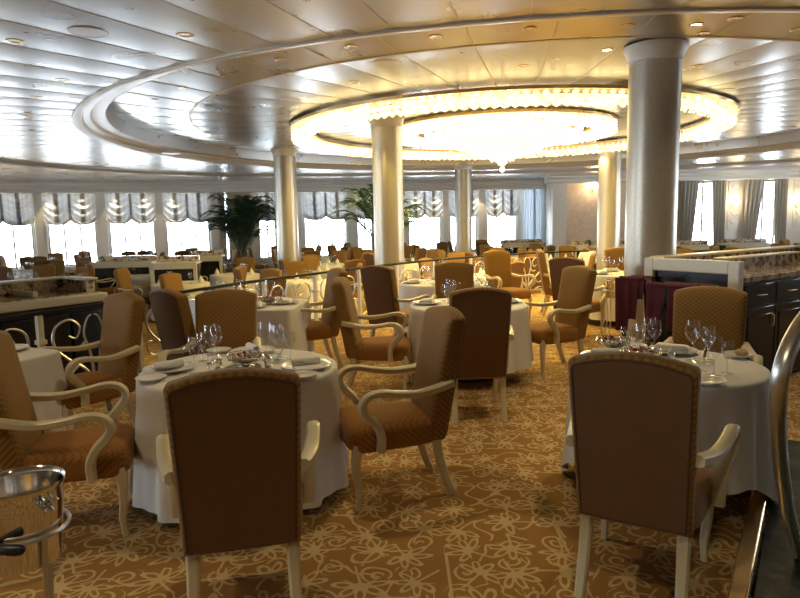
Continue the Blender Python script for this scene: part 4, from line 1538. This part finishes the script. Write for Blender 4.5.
OCC += STN
OCC += [(x, y, .86) for _, ts in ROWS for x, y in ts]


def clear(x, y, own):
    if any(math.hypot(x - a, y - b_) < r and (a, b_) != own for a, b_, r in OCC): return False
    for S in (S1, S2, S3, S4, S5, S6, S7):
        ex, ey = S[1][0] - S[0][0], S[1][1] - S[0][1]; L = math.hypot(ex, ey)
        s_ = ((x - S[0][0]) * ex + (y - S[0][1]) * ey) / L; d_ = ((x - S[0][0]) * -ey + (y - S[0][1]) * ex) / L
        if -.4 < s_ < L + .4 and d_ > -.55: return False
    return True


for rn, ts in ROWS:
    for i, (x, y) in enumerate(ts):
        far = y > 13
        desc = '%s table from left, %s row beyond railing' % (ords(i), rn)
        if len(ts) == 2: desc = '%s table in the %s row beyond railing' % (('left', 'right')[i], rn)
        Rt = .58
        place_table(x, y, Rt, rnd.random(), desc, pedestal=False, seed=i, hem=.03, far=True, amp=.02, z=LZ)
        va = math.atan2(-y, -x)
        best = None
        for trial in range(14):
            base = rnd.uniform(-45, 45); got = []
            for k in range(4):
                a = va + PI / 2 * k + R(base + rnd.uniform(-7, 7)); dd = Rt + .30 + rnd.uniform(0, .10)
                if clear(x + dd * math.cos(a), y + dd * math.sin(a), (x, y)): got.append((k, a, dd))
            if best is None or len(got) > len(best): best = got
        for k, a, dd in best:
            if k == 0 and (y < 14 or (i + int(y)) % 2): continue
            cx_, cy_ = x + dd * math.cos(a), y + dd * math.sin(a)
            side = ('near', 'right', 'far', 'left')[k]
            OCC.append((cx_, cy_, .60))
            put_chair(cx_, cy_, a + PI / 2 + R(rnd.uniform(-10, 10)), 'gold armchair, %s side of %s' % (side, desc), 'armchairs beyond the railing', far, LZ)
            X, Y = x + .42 * math.cos(a), y + .42 * math.sin(a)
            put('cone', mk_cone_napkin, X, Y, TZ + LZ, a, 'standing napkin, %s side of %s' % (side, desc), 'napkins beyond the railing')
            for q, (d_, w_) in enumerate(((.24, -.14), (.28, -.22))):
                X, Y = x + d_ * math.cos(a) - w_ * math.sin(a), y + d_ * math.sin(a) + w_ * math.cos(a)
                put('bgglass', mk_glass(.235, .040, 10, 'glassfar'), X, Y, TZ + LZ, 0, 'wine glass, %s side of %s' % (side, desc), 'wine glasses on ' + desc)

# ------------------------------------------------------------------ light
def lamp(name, kind, loc, power, col, **k):
    d = bpy.data.lights.new(name, kind); d.energy = power; d.color = col
    for q, v in k.items(): setattr(d, q, v)
    o = bpy.data.objects.new(name, d); COL.objects.link(o); o.location = loc
    return o


W_ = bpy.data.worlds.new('daylight'); SC.world = W_; W_.use_nodes = True
bg = W_.node_tree.nodes['Background']; bg.inputs[0].default_value = (.78, .89, 1.0, 1); bg.inputs[1].default_value = WORLD
for i, (c, a, w, h) in enumerate(PORTALS):
    o = lamp('window_portal', 'AREA', c, 1, (1, 1, 1), shape='RECTANGLE', size=w, size_y=h)
    o.data.cycles.is_portal = True
    # area lights shine along -Z: turn it to the room
    o.rotation_euler = Vector((math.sin(a), -math.cos(a), 0)).to_track_quat('-Z', 'Y').to_euler()
warm = (1, .80, .50)
for n_, r_ in ((16, 4.05), (10, 2.05), (5, .8)):
    for i in range(n_):
        a = 2 * PI * i / n_
        lamp('chandelier_lamp', 'SPOT', (2.15 + r_ * math.cos(a), 13.35 + r_ * math.sin(a), 3.09 if r_ > 1 else 2.80), CHAND / 31, (1, .74, .22), spot_size=R(165), spot_blend=.4, shadow_soft_size=.06)
for x, y in ((-2.2, 1.2), (.6, .6), (2.4, 1.6), (-3.4, 3.6), (-.6, 4.2), (1.9, 4.6), (-1.2, 7.2), (1.2, 7.0), (3.6, 6.0)):  # fill spots added to brighten the front tier, no fixtures modelled there
    z = surf_z(x, y) - .05
    lamp('downlight_fill', 'SPOT', (x, y, z), SPOT, warm, spot_size=R(110), spot_blend=.8, shadow_soft_size=.05)
for s_ in SCON:
    v = s_.matrix_world.translation if False else Vector(s_.location)
    lamp('sconce_glow', 'POINT', (v.x, v.y - .35, v.z + .1), 14, warm, shadow_soft_size=.08)
for S, pxs in ((S3, (50, 83, 115, 146, 172)), (S5, (416, 437, 478, 495))):
    for px in pxs:
        s = on_line(px, *S); a = math.atan2(S[1][1] - S[0][1], S[1][0] - S[0][0])
        c = Vector(S[0]) + Vector((math.cos(a), math.sin(a))) * s + Vector((math.sin(a), -math.cos(a))) * .38
        lamp('cornice_beam', 'SPOT', (c.x, c.y, 2.79), 55, warm, spot_size=R(80), spot_blend=.9, shadow_soft_size=.04)

SC.view_settings.view_transform = 'Standard'
SC.view_settings.look = 'None'
SC.view_settings.gamma = 1.0
SC.view_settings.exposure = EXPO
SC.view_settings.use_curve_mapping = False
SC.cycles.use_denoising = True
SC.cycles.max_bounces = 8
SC.cycles.diffuse_bounces = 4
SC.cycles.glossy_bounces = 4
SC.cycles.transparent_max_bounces = 24
SC.cycles.caustics_reflective = False
SC.cycles.caustics_refractive = False
SC.cycles.sample_clamp_indirect = 6
